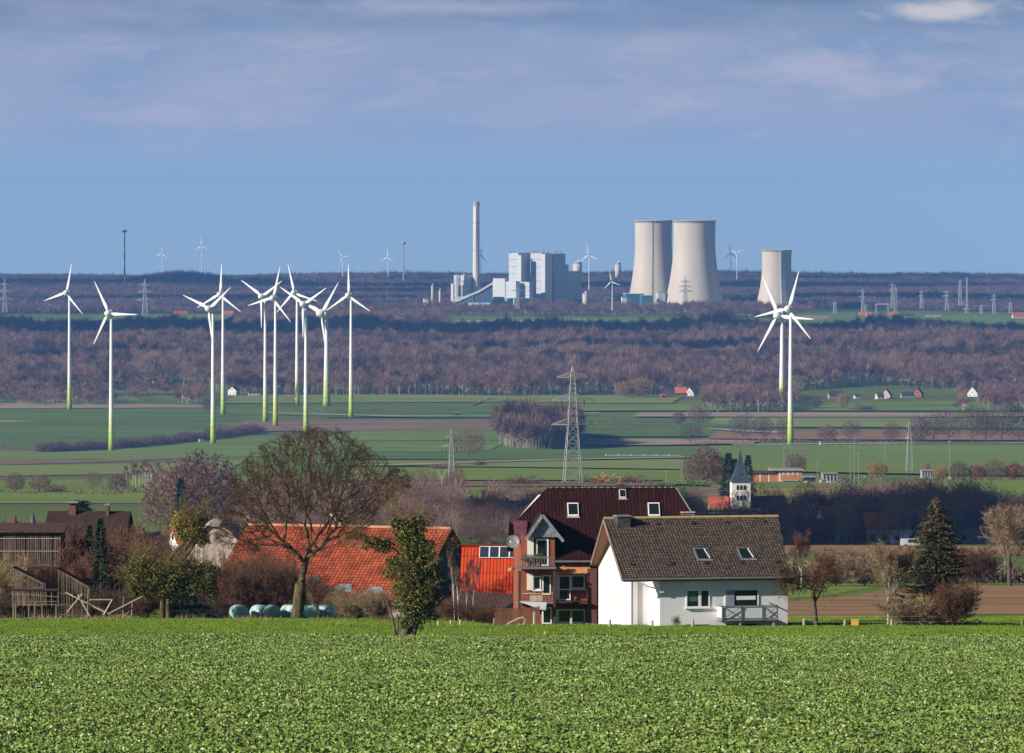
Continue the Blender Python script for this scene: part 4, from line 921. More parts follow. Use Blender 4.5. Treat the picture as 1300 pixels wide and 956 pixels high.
# parked vehicles beside it
vm=[mat('car_white',(.7,.7,.7),None,1,.3,spec=.6),mat('car_silver',(.4,.42,.45),None,1,.3,spec=.6)]; tyre=mat('tyre',(.02,.02,.02),None,1,.8)
def car(loc,rz,m,label,van=False,L_=4.4,group=None):
    t=thing('parked_van' if van else 'parked_car',label,'van' if van else 'car',loc,rz,group); h=2. if van else 1.4
    pr=[(-L_/2,.35),(-L_/2,.95),(-L_/2+.15,1. if not van else h),(-L_*.22 if not van else -L_*.1,1. if not van else h),(-L_*.12 if not van else L_*.2,h),(L_*.2 if not van else L_*.24,h),(L_*.36,1.0),(L_/2,.8),(L_/2,.35)]
    if not van: pr=[(-L_/2,.35),(-L_/2,.9),(-L_*.4,1.),(-L_*.25,h),(L_*.12,h),(L_*.27,.98),(L_/2,.78),(L_/2,.35)]
    n=len(pr); b=MB(); b.add([(x,-.85,z) for x,z in pr]+[(x,.85,z) for x,z in pr],[tuple(range(n)),tuple(range(2*n-1,n-1,-1))]+[(i,i+n,(i+1)%n+n,(i+1)%n) for i in range(n)]); bd=b.obj('body',m,t)
    for sg in (-1,1): MB().box(-L_*.22,L_*.14,sg*.86-.02,sg*.86+.02,1.02,h-.12).obj('side_window',wg,t)
    for x in (-L_*.32,L_*.32):
        for y in (-.8,.8): MB().tube((x,y-.12,.33),(x,y+.12,.33),.33,.33,12).obj('wheel',tyre,t)
    return t
Dc=Dr(615)
for k,(px,lb,v) in enumerate(((1047,'white van parked before the grey panelled building',True),(1057,'small white car parked right of the white van',False),(1027,'white car parked near the brick hall',False),(1074,'silver car parked at the right end of the compound',False))): car(gp(px,Dc),R(8+k*5),vm[0 if k<3 else 1],lb,v,group='vehicles by the brick hall')
# floodlight poles of the sports ground
for px,top,base,lb in [(1080,566,616,'tall thin floodlight pole left of two others'),(1085,556,617,'tallest floodlight pole on the sports ground'),(1090.5,575,617,'floodlight pole with a side arm'),(1123.5,566,606,'floodlight pole on the green left of the short pylon'),(1206,560,612,'pale tall pole with a white box at its foot'),(1215,594,612,'short street lamp pole beside the tall pale pole'),
   (1003.5,567,604,'thin pole above the brick hall'),(995.5,568,604,'thin pole left of another above the brick hall'),(1038,586,613,'thin pole behind the brick hall compound'),(846,598,616,'thin white pole by the allotment'),(866,596,616,'short pole beside the allotment hedge'),(682,438,503,'x'),
   (909,606,618,'short white signpost left of the church')]:
    if lb=='x': continue
    D=Dr(base); s=D/F; t=thing('light_pole',lb,'pole',gp(px,D)); h=(base-top)*s; MB().tube((0,0,0),(0,0,h),.16,.1,6).obj('post',pym,t)
    MB().box(-.7,.7,-.15,.15,h-.25,h+.1).obj('lamp_head' if 'light' in lb or 'lamp' in lb else 'cap',pym,t)
    if 'side arm' in lb: MB().bar((0,0,4),(3.6,0,4),.15).obj('arm',pym,t)
    if 'box' in lb: MB().box(-.5,.5,-.5,.5,0,2.2).obj('box',w_wh,t)

# ------------------------------------------------------------------ white wrapped bale row and greenhouse on the plain
D=Dr(579.5); s=D/F; bm_=mat('fleece_white',(.6,.6,.58),(.7,.7,.68),.3,.6)
k=0
for px in np.arange(770,865,3.2):
    r=.55 if k%5 else .7; b=MB().lathe([(.5,-.9),(r,-.8),(r,.8),(.5,.9)],8,axis='y',c=(0,0,r-.05)); o=b.obj('white_bale',bm_,None,gp(px,D),R(80+random.uniform(-8,8)),smooth=True); k+=1
    tag(o,'white wrapped bale in the long single row on the green plain','bale','white bales in a long row on the plain')

# ------------------------------------------------------------------ trees of the plain
bk=mat('bark_grey_brown',(.10,.075,.055),(.17,.13,.10),2,.9,spec=.1); tg=mat('twig_brown',(.145,.09,.07),(.19,.12,.09),1,.9,spec=.05,rand=.3); tgp=mat('twig_mauve',(.19,.11,.095),(.24,.15,.13),1,.9,spec=.05,rand=.3)
ndl=mat('conifer_needles',(.02,.045,.025),(.04,.07,.035),1.5,.9,spec=.1,rand=.2); tgo=mat('twig_ochre',(.34,.22,.09),(.42,.28,.12),1,.9,spec=.05)
tgr=mat('twig_red',(.24,.10,.07),(.30,.14,.09),1,.9,spec=.05); wbk=birch
DENSE=dict(ROUND,kids=[4,3,2,0],start=[.25,.2,.2,0])
def ctm(name,seed,H_,W_,tr,m1,m2,**k):
    b,f=crown_tree(seed,H_,W_,tr,**k); return mesh_np(name,b+f,[m1,m2])
TM=[ctm('bare_tree_crown_%d'%k,40+k,14,12+k,.2,bk,tg,n=1500,zlow=.22,twig=(4,.4,1.),tw=.12,r0=.013) for k in range(4)]
TP=[ctm('bare_tree_mauve_%d'%k,60+k,13,10,.08,bk,tgp,n=1500,zlow=.08,twig=(6,.4,1.1),tw=.14,r0=.010) for k in range(3)]
TB=[tree_mesh('birch_%d'%k,80+k,12.,dict(ROUND,kids=[2,2,2,0],lenf=[.35,.5,.5,0],ang=[35,35,35,0],start=[.3,.3,.2,0]),.22,birch,tgp,twigs=4,tl=1.3,tw=.09) for k in range(2)]
TO=[ctm('ochre_tree',90,12,10,.1,bk,tgo,n=1500,zlow=.1,twig=(6,.4,1.1),tw=.15,r0=.010)]
TR=[ctm('red_shrub',95,10,9,.06,bk,tgr,n=1200,zlow=.06,twig=(6,.4,1.1),tw=.15,r0=.010)]
def bush_mesh(seed,m,n=700,H_=4.,Wd=6.,wd=.1):
    u=rng.normal(size=(n,3)); u[:,2]=np.abs(u[:,2]); u/=np.linalg.norm(u,axis=1,keepdims=True); rr=rng.uniform(.1,.8,(n,1)); p=u*rr*(Wd/2,Wd/2,H_*.75)*(1+.25*np.sin(u[:,:1]*7+seed)); d=u+rng.normal(size=(n,3))*.5+(0,0,.5)
    return mesh_np('bush_mesh',[spikes(p,d,rng.uniform(.15,.3,(n,1))*H_,wd,0)],[m])
BU=[bush_mesh(k,m) for k,m in enumerate((tg,tgp,tgp,tgo,ndl))]
def conifer_mesh(H_,Wd,n,m,wd=.25,seed=0):
    z=rng.random(n)**1.1*.96; r=(1-z)**.85*Wd/2*(1+.22*np.sin(z*40)); az=rng.uniform(0,6.28,n); f=rng.uniform(.35,.9,n); p=np.c_[np.cos(az)*r*f,np.sin(az)*r*f,z*H_+.15]
    d=np.c_[np.cos(az),np.sin(az),rng.uniform(-.35,.3,n)]+rng.normal(size=(n,3))*.2
    return mesh_np('conifer_mesh',[tubes([(0,0,-.3,0,0,H_*.97,Wd*.04,.03)],6,0),spikes(p,d,rng.uniform(.1,.2,(n,1))*Wd,wd,1)],[bk,m])
TC=[conifer_mesh(12,5.4,1500,ndl) for _ in range(2)]
def tree(px,top,base,me,label,name='bare_tree',cat='tree',wide=1.,D=None,group=None,sink=0):
    h=(EYE-top)*D/F-gz(D) if D else (base-top)*Dr(base)/F; D=D or Dr(base); bb=max(v.co.z for v in me.vertices) ; k=h/bb; o=link(name,me,None,gp(px,D)-Vector((0,0,sink)),random.uniform(0,6.28),(k*wide,k*wide,k)); return tag(o,label,cat,group)
T_=tree
for a in [(596,541,588,TM[0],'lone spreading bare tree on the plain right of the slim pylon',1.15),(944,523,562,TM[1],'well shaped bare tree on the track left of the right turbines',1.1),(888,510,545,TM[2],'rounded bare tree in the tree row above the church',1.),
   (877,538,566,TM[3],'dark bare tree at the end of the brown strip above the church',1.2),(862,520,541,TP[0],'mauve bare tree left of the rounded one in the tree row',1.2),(970,527,562,TM[3],'bare tree right of the well shaped one on the track',.8),
   (995,530,563,TM[0],'bare tree behind the foot of the front right turbine',.9),(1080,531,563,TM[2],'bare tree with forked crown right of the pale kiosk',1.),(1050,537,562,TP[1],'low spreading bare tree behind the pale kiosk',1.6),
   (1133,533,567,TM[1],'bare tree left of the short pylon',.9),(1165,525,566,TP[2],'twin bare tree just right of the short pylon',1.),(1185,522,566,TM[0],'bare tree in the middle of the right tree row',.9),(1205,518,566,TM[3],'tall bare tree in the right tree row',.8),
   (1235,512,567,TM[2],'tall bare tree right of the middle in the right tree row',.9),(1252,518,567,TM[1],'dark bare tree in the right tree row under the orange roof',.9),(1272,510,567,TM[0],'tall bare tree second from the right end of the tree row',.9),(1294,515,567,TM[3],'bare tree at the right end of the tree row',.9),
   (52,560,566,BU[0],'tiny round bush on the left track',1.),(265,505,529,TM[1],'small bare tree at the foot of the turbine near the white farmhouse',1.),(367,485,502,TO[0],'small tan tree before the great wood between turbines',.9)]:
    T_(*a[:5],wide=a[5],group=None)
for a in [(793,482,505,TO[0],'large tan willow at the wood edge left of the white gabled farm',1.5),(783,484,504,TO[0],'x',1),(812,477,505,TO[0],'tallest golden tan willow left of the farm',1.3),(863,481,500,TO[0],'tan tree behind the orange farm roof',1.2)]:
    if a[4]!='x': T_(*a[:5],wide=a[5],name='willow')
for a in [(605,597,612,TC[0],'x'),(943,580,616,TC[1],'x')]: pass
# round shrubs and bushes
for a in [(567,583,597,BU[1],'reddish shrub at the foot of the lone field tree',2.),(611,581,592,BU[0],'small round bush right of the lone field tree',1.2),(661,599,616,BU[0],'dark rounded shrub left of the big pylon foot',2.2),(678,604,616,BU[1],'low dark shrub beside the big pylon',2.4),
   (767,597,614,BU[3],'olive tan rounded shrub right of the big pylon',1.6),(800,599,614,BU[0],'dark wide rounded shrub left of the allotment',2.6),(640,603,614,BU[1],'x',1),(746,600,614,BU[1],'thin mauve shrub right of the big pylon',1.3),
   (1035,502,516,BU[1],'x',1),(1003,503,516,BU[3],'x',1),(1036,503,520,TP[0],'brown round tree right of the rear right turbine',1.1),(1070,497,521,TO[0],'pale tan poplar clump before the grey cottage',.9),(1099,508,522,BU[0],'dark round shrub left of the hamlet field',1.6),
   (18,598,626,TP[0],'dark bush tree at the left edge behind the chapel',1.5),(50,601,626,TP[1],'bare shrub tree left of the green meadow, behind the white chapel roof',1.6),(72,612,625,BU[0],'low dark bush on the edge of the left meadow',2.),(118,596,626,TM[1],'thin bare tree on the left meadow edge',1.),
   (150,600,626,TP[2],'mauve bush left of the birch group',1.5),(1218,583,612,TP[0],'tan bare tree in the row behind the green field at right',1.3),(1195,590,611,TO[0],'ochre bare tree behind the tall pole',1.2),(1240,588,612,TR[0],'reddish bare tree in the row behind the green field',1.2),(1262,581,612,TP[1],'large tan-mauve tree above the green field at right',1.4),
   (1288,585,612,TR[0],'rusty red bare tree at the right end of the field row',1.1),(1177,583,606,TO[0],'narrow golden poplar behind the pavilion',.5),(1115,584,608,TO[0],'golden willow behind the sports ground',1.5),(1010,574,606,TP[2],'round mauve birch behind the brick hall',1.2),
   (897,560,618,TP[0],'large bare tree left of the dark firs behind the church',1.),(912,574,618,TP[1],'bare tree between the mauve tree and the firs',1.),(880,575,616,TP[2],'leftmost mauve tree of the group left of the church',1.)]:
    if a[4]!='x': T_(*a[:5],wide=a[5],name='bush' if a[3] in BU else 'bare_tree',cat='bush' if a[3] in BU else 'tree')
D=2350
for px,top,base,me,lb,wd in [(925,574,640,TC[0],'dark fir left of the church spire',1.),(933,582,640,TC[1],'second dark fir touching the church spire on the left',1.),(950,577,640,TC[0],'dark fir right behind the church spire',.9),
   (229,605,650,TC[1],'tall narrow dark fir standing clear at left above the thicket',.75),(254,632,655,TC[0],'small dark fir right of the tall narrow one',.9),(102,634,660,TC[0],'squat dark fir beside the roof terrace at left',1.7)]:
    T_(px,top,base,me,lb,name='fir_tree',wide=wd,D={229:1500,254:1400,102:1000}.get(px,2350)) if True else None
# birch group on the left (pale trunks)
k=0
for px,top in [(168,588),(172,584),(176,590),(180,583),(184,586),(188,582),(193,587),(198,584),(203,585),(208,582),(161,592)]:
    D=Dr(618)+random.uniform(-25,25); h=(619-top)*D/F; o=link('birch_tree',TB[k%2],None,gp(px,D),random.uniform(0,6.28),(.5,.5,h/max(v.co.z for v in TB[k%2].vertices))); k+=1
    tag(o,'slender white trunked birch in the dense birch row on the left meadow','tree','birch row on the left meadow')
for a in [(232,580,628,TP[0],'large mauve bare tree left of the big tree, nearest the birch row',1.5,2000),(255,566,632,TP[1],'tall pinkish bare tree behind the narrow fir',1.2,1900),(272,585,640,TP[2],'pink bare tree right of the narrow fir',1.1,1800),(215,600,640,TP[2],'low mauve bush tree left of the narrow fir',1.4,1800)]:
    T_(*a[:5],wide=a[5],D=a[6])
# hedges
def hedge(px0,r0,px1,r1,hh,wd,m,label,n_per=16,group=None,name='hedge'):
    D0,D1=Dr(r0),Dr(r1); a=gp(px0,D0); b=gp(px1,D1); L_=(b-a).length; n=int(L_*n_per*.6); f=rng.random(n); base=np.array(a)+f[:,None]*(np.array(b)-np.array(a)); hv=hh*(.7+.3*np.sin(f*L_/9)*np.cos(f*L_/23+1))
    p=base+np.c_[rng.uniform(-wd/2,wd/2,n),rng.uniform(-wd/2,wd/2,n),rng.random(n)*hv*.8]; p[:,2]=p[:,2]-base[:,2]+gzv(p[:,1]); d=rng.normal(size=(n,3))*.7+(0,0,.8)
    o=link(name,mesh_np(name,[spikes(p-np.array(a),d,rng.uniform(.25,.5,(n,1))*hh,.32,0)],[m]),None,a); return tag(o,label,'hedge',group)
hedge(52,574.5,330,549,10,13,mat('hedge_twig_dark',(.09,.055,.05),(.14,.085,.075),1,.9),'long dark hedge running up behind the two nearest left turbines',60)
hedge(262,543,330,541,6,14,tgr,'reddish scrub at the upper end of the long dark hedge',12)
hedge(330,549,400,546,5,9,tgp,'brown scrub hedge behind the big bare tree crown')
hedge(352,521,540,524,5,7,tgp,'low hedge between the feet of the left turbine cluster',12)
hedge(-20,572,50,574,6,16,tg,'dark scrub at the left end of the long hedge',12)
hedge(730,541,845,544,9,14,tgp,'pinkish bramble hedge between green strips above the bales',14)
hedge(878,565,960,564,6,8,tgp,'dark hedge left of the well shaped bare tree',12)
hedge(955,563,1005,563,7,8,tgp,'dark hedge up to the foot of the front right turbine')
hedge(1010,564,1130,565.5,6.5,8,tgp,'long brown hedge right of the front right turbine')
hedge(1140,567,1340,567,5,7,tg,'dark hedge under the right tree row',10)
hedge(-40,627,150,629,3.5,7,tg,'low brown hedge along the far side of the left meadow',12)
hedge(620,616,830,616.5,2.2,5,tg,'low scrub line at the foot of the big pylon')
hedge(130,627,222,627,5,8,tgp,'scrub under the birch row')
hedge(1150,613,1340,612,3,6,tg,'low hedge behind the bright green field at right')
hedge(868,617,940,618,2.5,5,ndl,'green allotment hedge left of the church')
hedge(1018,612,1120,612,4,10,tgp,'dark twiggy hedge of the sports ground',14)
# copse in the middle of the plain
def cop(px,y,x): return (((px-683)/50)**2+((y-5480)/190)**2<1)
wood('round_copse','dense rounded dark copse standing alone in the middle of the plain',cop,5250,5750,6.5,protos=PW[:4]+PW[10:12],prob=[.12,.12,.13,.13,.25,.25],smin=.95,smax=1.15,seed=22)
# village wood in the shade
vt=[mat('village_twig',(.19,.115,.10),(.29,.18,.15),.3,.9,rand=.35,spec=.05)]
PV=[]
for k in range(6):
    b,f=crown_tree(200+k,12,8.5+k*.4,.12,n=1100,zlow=.12,twig=(4,.35,.9),tw=.06,r0=.010); PV.append(mesh_np('village_tree',b+f,[bk,vt[0]]))
PV.append(mesh_np('village_birch',[tubes(skel(300,9,dict(ROUND,lenf=[.35,.5,.5,0],kids=[2,2,1,0]),.13)[0][0],5,0)]+[tubes(skel(300,9,dict(ROUND,lenf=[.35,.5,.5,0],kids=[2,2,1,0]),.13)[0][l],3,0) for l in (1,2,3)],[birch])); PV.append(conifer_mesh(9,5,900,ndl,.2)); PV.append(bush_mesh(9,vt[0],700,4,6,.07))
roofs_px=[(1048,1078),(1205,1240)]
def in_vil(px,y,x):
    top=np.interp(px,[-100,0,150,151,280,281,400,560,600,700,900,960,1000,1090,1110,1160,1190,1300,1400],[690,690,690,690,690,655,650,648,648,648,655,656,664,650,640,640,650,668,668]); dmax=np.interp(-top,-_mono,_vd)
    ok=(y<dmax)&(y>1620)&~((np.abs(px-930)<46)&(y>1720))
    
    for a,yy in ((1010,1880),(1120,1680),(905,1700),(1150,1700),(1061,1680),(1093,1680),(1222,1880),(1178,1900),(1233,1680),(1035,1700),(605,2230),(650,2330)): ok=ok&~((np.abs(px-a)<9)&(y>yy-150)&(y<yy+14))
    return ok&(px>300)&(patchn(x,y,.04,2)>-.85)
wood('village_wood','shaded dark thicket of garden trees around the village below the ridge',in_vil,1620,2560,7.5,protos=PV,prob=[.12,.12,.12,.12,.11,.11,.09,.05,.15],smin=.5,smax=1.05,seed=31)
# village roofs among the trees
for a in [(605,650,12,9,4,8.,15,w_bd,r_bl,'dark blue roof with solar-like sheen peeping above the village trees'),(650,634,11,9,3,7.5,8,w_wh,r_br,'reddish brown roof above the village trees left of the brick house'),
   (1061,684,9,8,5.2,10,20,w_wh,r_red,'dark red roofed village house with white dormer'),(1093,682,12,8,4.5,9,5,w_bd,r_bl,'dark blue roofed village house right of the red one'),(1222,672,11,9,4.5,9,12,w_bd,r_red,'village house with a bright red ridge right of the spruce'),
   (1178,672,9,8,4,8,8,w_bd,r_red,'village roof with a dull red ridge left of the spruce'),(1233,690,13,8,4.8,8.2,-6,w_gy,r_bl,'long grey walled blue roofed building right of the spruce'),(1035,690,9,7,3,6.5,14,w_bd,r_br,'low brown roof deep in the village trees'),
   (1010,676,9,8,4.5,8.5,64,w_wh,r_red,'white gabled village house with a red roof right of the church, below the brick hall'),(1120,672,10,8,4.4,8.4,8,w_cr,r_red,'cream village house with a red roof left of the spruce top'),(905,688,10,8,4,7.6,12,w_wh,r_br,'white house with a brown roof just above the white house roof ridge'),(1150,690,8,7,4.4,7.4,-8,w_wh,r_dk,'white village house behind the parked white van'),
   (1266,690,5,5,3.5,5.2,10,w_wh,r_dk,'small pale shed near the right edge of the village')]:
    H(*a,D=1674. if a[0] in (1061,1093,1233,1120) else min(Dr(a[1]),1990),name='village_house')
car(gp(1160,1585),R(4),vm[0],'white van parked at the end of the orange strip left of the spruce',True,6.5)
H(32,668,15,9,3.4,8.6,-12,w_wh,r_dk,'white house with a hipped dark roof far left below the meadow',D=1150)
t=thing('stair_turret','dark pointed turret roof beside the white house at far left','turret',gp(41,1145)); MB().box(-1.6,1.6,-1.6,1.6,-1,3.9+gz(1150)*0).obj('wall',w_cr,t); MB().lathe([(2.5,3.9),(1.2,6.6),(.05,10.5)],8).obj('spire',r_bl,t)
H(184,668,9,8,4,6.5,60,w_wh,r_dk,'small white gabled house behind the red thicket',D=1150)
H(245,668,8,7,5,7.6,20,w_wh,r_red,'pinkish house half hidden right of the narrow fir',D=1150)

# ------------------------------------------------------------------ clouds overhead (their shade falls on the village and the woods)
cm=mat('cloud_white',(.85,.85,.87),(.9,.9,.9),.01,1.,spec=0)
def cloud(gx,gy,rx,ry,seed,h=760.):
    import bmesh
    r=np.random.default_rng(seed); bm=bmesh.new(); bmesh.ops.create_icosphere(bm,subdivisions=5,radius=1); ph=r.uniform(0,6.28,(10,3)); 
    for v in bm.verts:
        x,y,z=v.co; k=1+sum(math.sin(f*x+ph[i,0])*math.sin(f*y+ph[i,1])*math.cos(f*z+ph[i,2])*a for i,(f,a) in enumerate(((2.3,.22),(4.1,.16),(7.3,.10),(12.7,.06),(21,.035))))
        v.co=(x*k*rx,y*k*ry,z*k*45*(1.6 if z>0 else .5))
    me=bpy.data.meshes.new('cloud'); bm.to_mesh(me); bm.free(); me.materials.append(cm)
    for p in me.polygons: p.use_smooth=True
    o=link('cloud',me,None,Vector((gx,gy,gz(gy)))+sd*(max(h,gy*.058+250)/sd.z)); o['kind']='structure'
for a in [(78,1850,78,215,1),(225,1900,105,190,21),(-230,9500,620,420,2),(520,9650,420,360,3),(-900,9300,260,300,4),(250,8300,260,120,5),(-500,12750,500,260,6),(1050,12900,520,330,7),(300,14600,900,420,8),(-1000,15100,500,500,9),(1100,15900,500,300,10),(0,16650,1500,130,11),(-560,7900,160,110,12),(560,8100,130,90,13),(-200,13700,300,180,14)]: cloud(*a)

# ------------------------------------------------------------------ foreground materials
tile_br=roofmat('tiles_brown_grey',(.105,.078,.06),(.225,.17,.13),(.2,.22),.6,.05,(.85,.85,.83))
tile_dk=roofmat('tiles_dark_red',(.030,.009,.008),(.050,.014,.012),(.24,1.2),.5,.25,(.8,.8,.8))
tile_rd=roofmat('tiles_old_red',(.34,.065,.03),(.52,.12,.05),(.32,.36),.75,.3,(.42,.38,.36))
tile_or=roofmat('sheet_orange',(.62,.06,.02),(.72,.10,.03),(.25,1.8),.4,.30,(.85,.85,.85))
tile_bn=roofmat('roof_old_brown',(.10,.055,.045),(.16,.08,.06),(.3,.4),.8,.5)
brickm=roofmat('wall_brick',(.30,.09,.05),(.46,.16,.08),(.24,.08),.85,1.3)
whitew=mat('wall_white',(.74,.71,.73),(.84,.82,.83),.5,.85,(1,1,.6),bump=.05,detail=8); creamw=mat('shutter_cream',(.78,.75,.62),(.82,.79,.68),1,.6); frw=mat('frame_white',(.8,.8,.8),(.85,.85,.85),1,.4)
soff=mat('soffit_wood',(.22,.075,.028),(.28,.10,.04),2,.6,(1,8,1)); slate=mat('slate_grey',(.16,.18,.20),(.30,.32,.34),4,.5); dkw=mat('wood_dark',(.05,.03,.022),(.09,.05,.035),2,.8,(6,6,.6)); steel=mat('rail_grey',(.16,.16,.17),(.2,.2,.21),2,.4)
oldw=mat('wood_weathered',(.15,.105,.075),(.30,.225,.16),2,.9,(5,5,.5)); palew=mat('wood_pale',(.36,.29,.21),(.50,.42,.33),2,.85,(4,4,.4)); ppl=mat('tile_purple',(.12,.04,.06),(.2,.08,.09),3,.5)
gw=glass('pane_dark',(.012,.02,.022)); curt=mat('curtain_green',(.05,.10,.08),(.09,.15,.12),3,.8,(6,6,.4))
def window(par,x0,x1,z0,z1,y,name='window',mull=1,fr=.08,sill=True,shut=None):
    """window in a wall whose outer face is at local y, seen from -y"""
    f=MB().box(x0,x1,y-.05,y+.02,z0,z0+fr).box(x0,x1,y-.05,y+.02,z1-fr,z1).box(x0,x0+fr,y-.05,y+.02,z0+fr,z1-fr).box(x1-fr,x1,y-.05,y+.02,z0+fr,z1-fr)
    for k in range(mull): 
        u=x0+(x1-x0)*(k+1)/(mull+1); f.box(u-fr*.6,u+fr*.6,y-.05,y+.02,z0+fr,z1-fr)
    wo=f.obj(name,frw,par); MB().box(x0+fr*.5,x1-fr*.5,y-.015,y+.01,z0+fr*.5,z1-fr*.5).obj('pane',gw,wo)
    if sill: MB().box(x0-.08,x1+.08,y-.14,y+.02,z0-.07,z0-.005).obj('sill',frw,wo)
    return wo
# ------------------------------------------------------------------ white house
D=386.; s=D/F; hx=Vector(((815-650)*s,D,(EYE-797.5)*s)); wh=thing('white_house','white rendered house with brown tiled roof and small balcony, right of the brick house','house',hx,R(13))
U=lambda px:(px-815)/19.7; Zr=lambda row:(797.5-row)*s
Wd,Dp,hf,rg=9.52,11.4,3.3,6.39; sl_=(rg-hf)/5.7
def prism_y(mb,x0,x1,ys,top,bot=-1.):
    n=len(ys); v=[(x0,y,bot) for y in ys]+[(x0,y,t) for y,t in zip(ys,top)]+[(x1,y,bot) for y in ys]+[(x1,y,t) for y,t in zip(ys,top)]; o=2*n
    f=[tuple(list(range(n))+list(range(2*n-1,n-1,-1))),tuple(o+i for i in list(range(n-1,-1,-1))+list(range(n,2*n)))]
    for i in range(n-1): f+=[(n+i,n+i+1,o+n+i+1,o+n+i),(i,o+i,o+i+1,i+1)]
    f+=[(0,n,o+n,o),(n-1,o+n-1,o+2*n-1,2*n-1)]; return mb.add(v,f)
tp=lambda y:min(hf+sl_*y,hf+sl_*(Dp-y))-.02
wl=MB(); prism_y(wl,0,Wd,[2.86,5.7,Dp],[tp(2.86),tp(5.7),tp(Dp)]); prism_y(wl,1.18,Wd,[0,2.855],[tp(0),tp(2.855)]); wl.obj('wall',whitew,wh)
ov=.6; ze=hf-sl_*ov+.2; rf=MB().slab([(-1.4,-ov,ze),(Wd+.02,-ov,ze),(Wd+.94,5.7,rg+.2),(-1.04,5.7,rg+.2)],.14).slab([(-1.04,5.7,rg+.2),(Wd+.94,5.7,rg+.2),(Wd+.3,Dp+.15,ze+.24),(-.45,Dp+.15,ze+.24)],.14)
ro=rf.obj('roof',tile_br,wh,uvslope=True)
so_=MB().slab([(-1.36,-ov+.03,ze-.15),(-.01,-ov+.03,ze-.15),(-.01,5.66,rg+.04),(-1.0,5.66,rg+.04)],.05).slab([(-1.0,5.74,rg+.04),(-.01,5.74,rg+.04),(-.01,Dp+.1,ze+.1),(-.42,Dp+.1,ze+.1)],.05); so_.obj('soffit',soff,ro)
bb=MB().bar((-1.43,-ov,ze-.08),(-1.07,5.7,rg+.1),.06,.24).bar((-1.07,5.7,rg+.1),(-.47,Dp+.15,ze+.16),.06,.24).obj('barge_board',oldw,ro)
MB().tube((-1.05,5.7,rg+.21),(Wd+.95,5.7,rg+.21),.1,.1,8).obj('ridge_tiles',mat('ridge_lichen',(.42,.30,.12),(.5,.4,.2),3,.9),ro)
MB().tube((-1.4,-ov-.06,ze-.1),(Wd+.02,-ov-.06,ze-.1),.07,.07,8).obj('gutter',steel,ro); MB().box(-1.3,Wd,-ov,-.002,ze-.24,ze-.19).obj('eave_soffit',dkw,ro)
MB().tube((.06,2.7,0),(.06,2.7,2.9),.05,.05,8).bar((.06,2.7,2.9),(-.1,-.55,3.0),.07).obj('downpipe',steel,wh)
ch=MB().box(U(784)+1.17,U(801)+1.17,4.7,5.55,5.3,6.75).obj('chimney',mat('chimney_slate',(.05,.05,.055),(.09,.09,.09),3,.6),ro); MB().box(U(784)+1.1,U(801)+1.24,4.63,5.62,6.75,6.83).obj('chimney_cap',slate,ch)
for u in (4.42,7.28):
    f=MB(); n=Vector((0,-sl_,1)).normalized()
    def rp(x,y,h): return Vector((x,y,hf+sl_*y+.2))+n*h
    for h,mm,nm,e in ((.06,steel,'skylight',.0),(.07,gw,'pane',.08)):
        a=[rp(u-.48+e,1.15+e,h),rp(u+.48-e,1.15+e,h),rp(u+.48-e,2.35-e,h),rp(u-.48+e,2.35-e,h)]; q=MB().slab(a,.06).obj(nm,mm,wh if nm=='skylight' else sk)
        if nm=='skylight': sk=q
    MB().bar(rp(u+.32,1.2,.12),rp(u+.2,2.2,.12),.07,.02).obj('blind_strip',frw,sk); MB().slab([rp(u-.52,1.02,.07),rp(u+.52,1.02,.07),rp(u+.52,1.14,.07),rp(u-.52,1.14,.07)],.05).obj('flashing',slate,sk)
for px,y in ((802,.75),(853,.8),(897,.8),(943,.85),(990,.85),(836,5.0),(883,5.05),(926,5.1),(976,5.1)):
    u=U(px)+y*.23; MB().box(u-.1,u+.1,y-.1,y+.1,hf+sl_*y+.15,hf+sl_*y+.33).obj('roof_vent',dkw,ro)
w1=window(wh,U(871.5),U(902),Zr(773),Zr(750),0,mull=0); MB().box(U(887.5),U(891),-.055,.02,Zr(772),Zr(751)).obj('mullion',frw,w1); MB().box(U(873),U(887),-.018,-.016,Zr(765),Zr(752)).obj('curtain',curt,w1)
w2=window(wh,U(921),U(965),Zr(773),Zr(750),0,name='balcony_door',mull=0,sill=False); MB().box(U(922.5),U(933.5),-.058,-.02,Zr(788),Zr(751)).obj('door_leaf',mat('panel_lilac',(.34,.34,.42),None,1,.5),w2)
MB().box(U(936),U(961),-.018,-.016,Zr(764),Zr(759)).obj('curtain',frw,w2)
for a,b in ((871,901),(923,963)): MB().box(U(a),U(b),-.03,.02,Zr(797),Zr(794.6)).obj('cellar_window',gw,wh)
lp=MB().box(U(837),U(842),-.25,0.,Zr(753),Zr(748)).obj('wall_lamp',frw,wh)
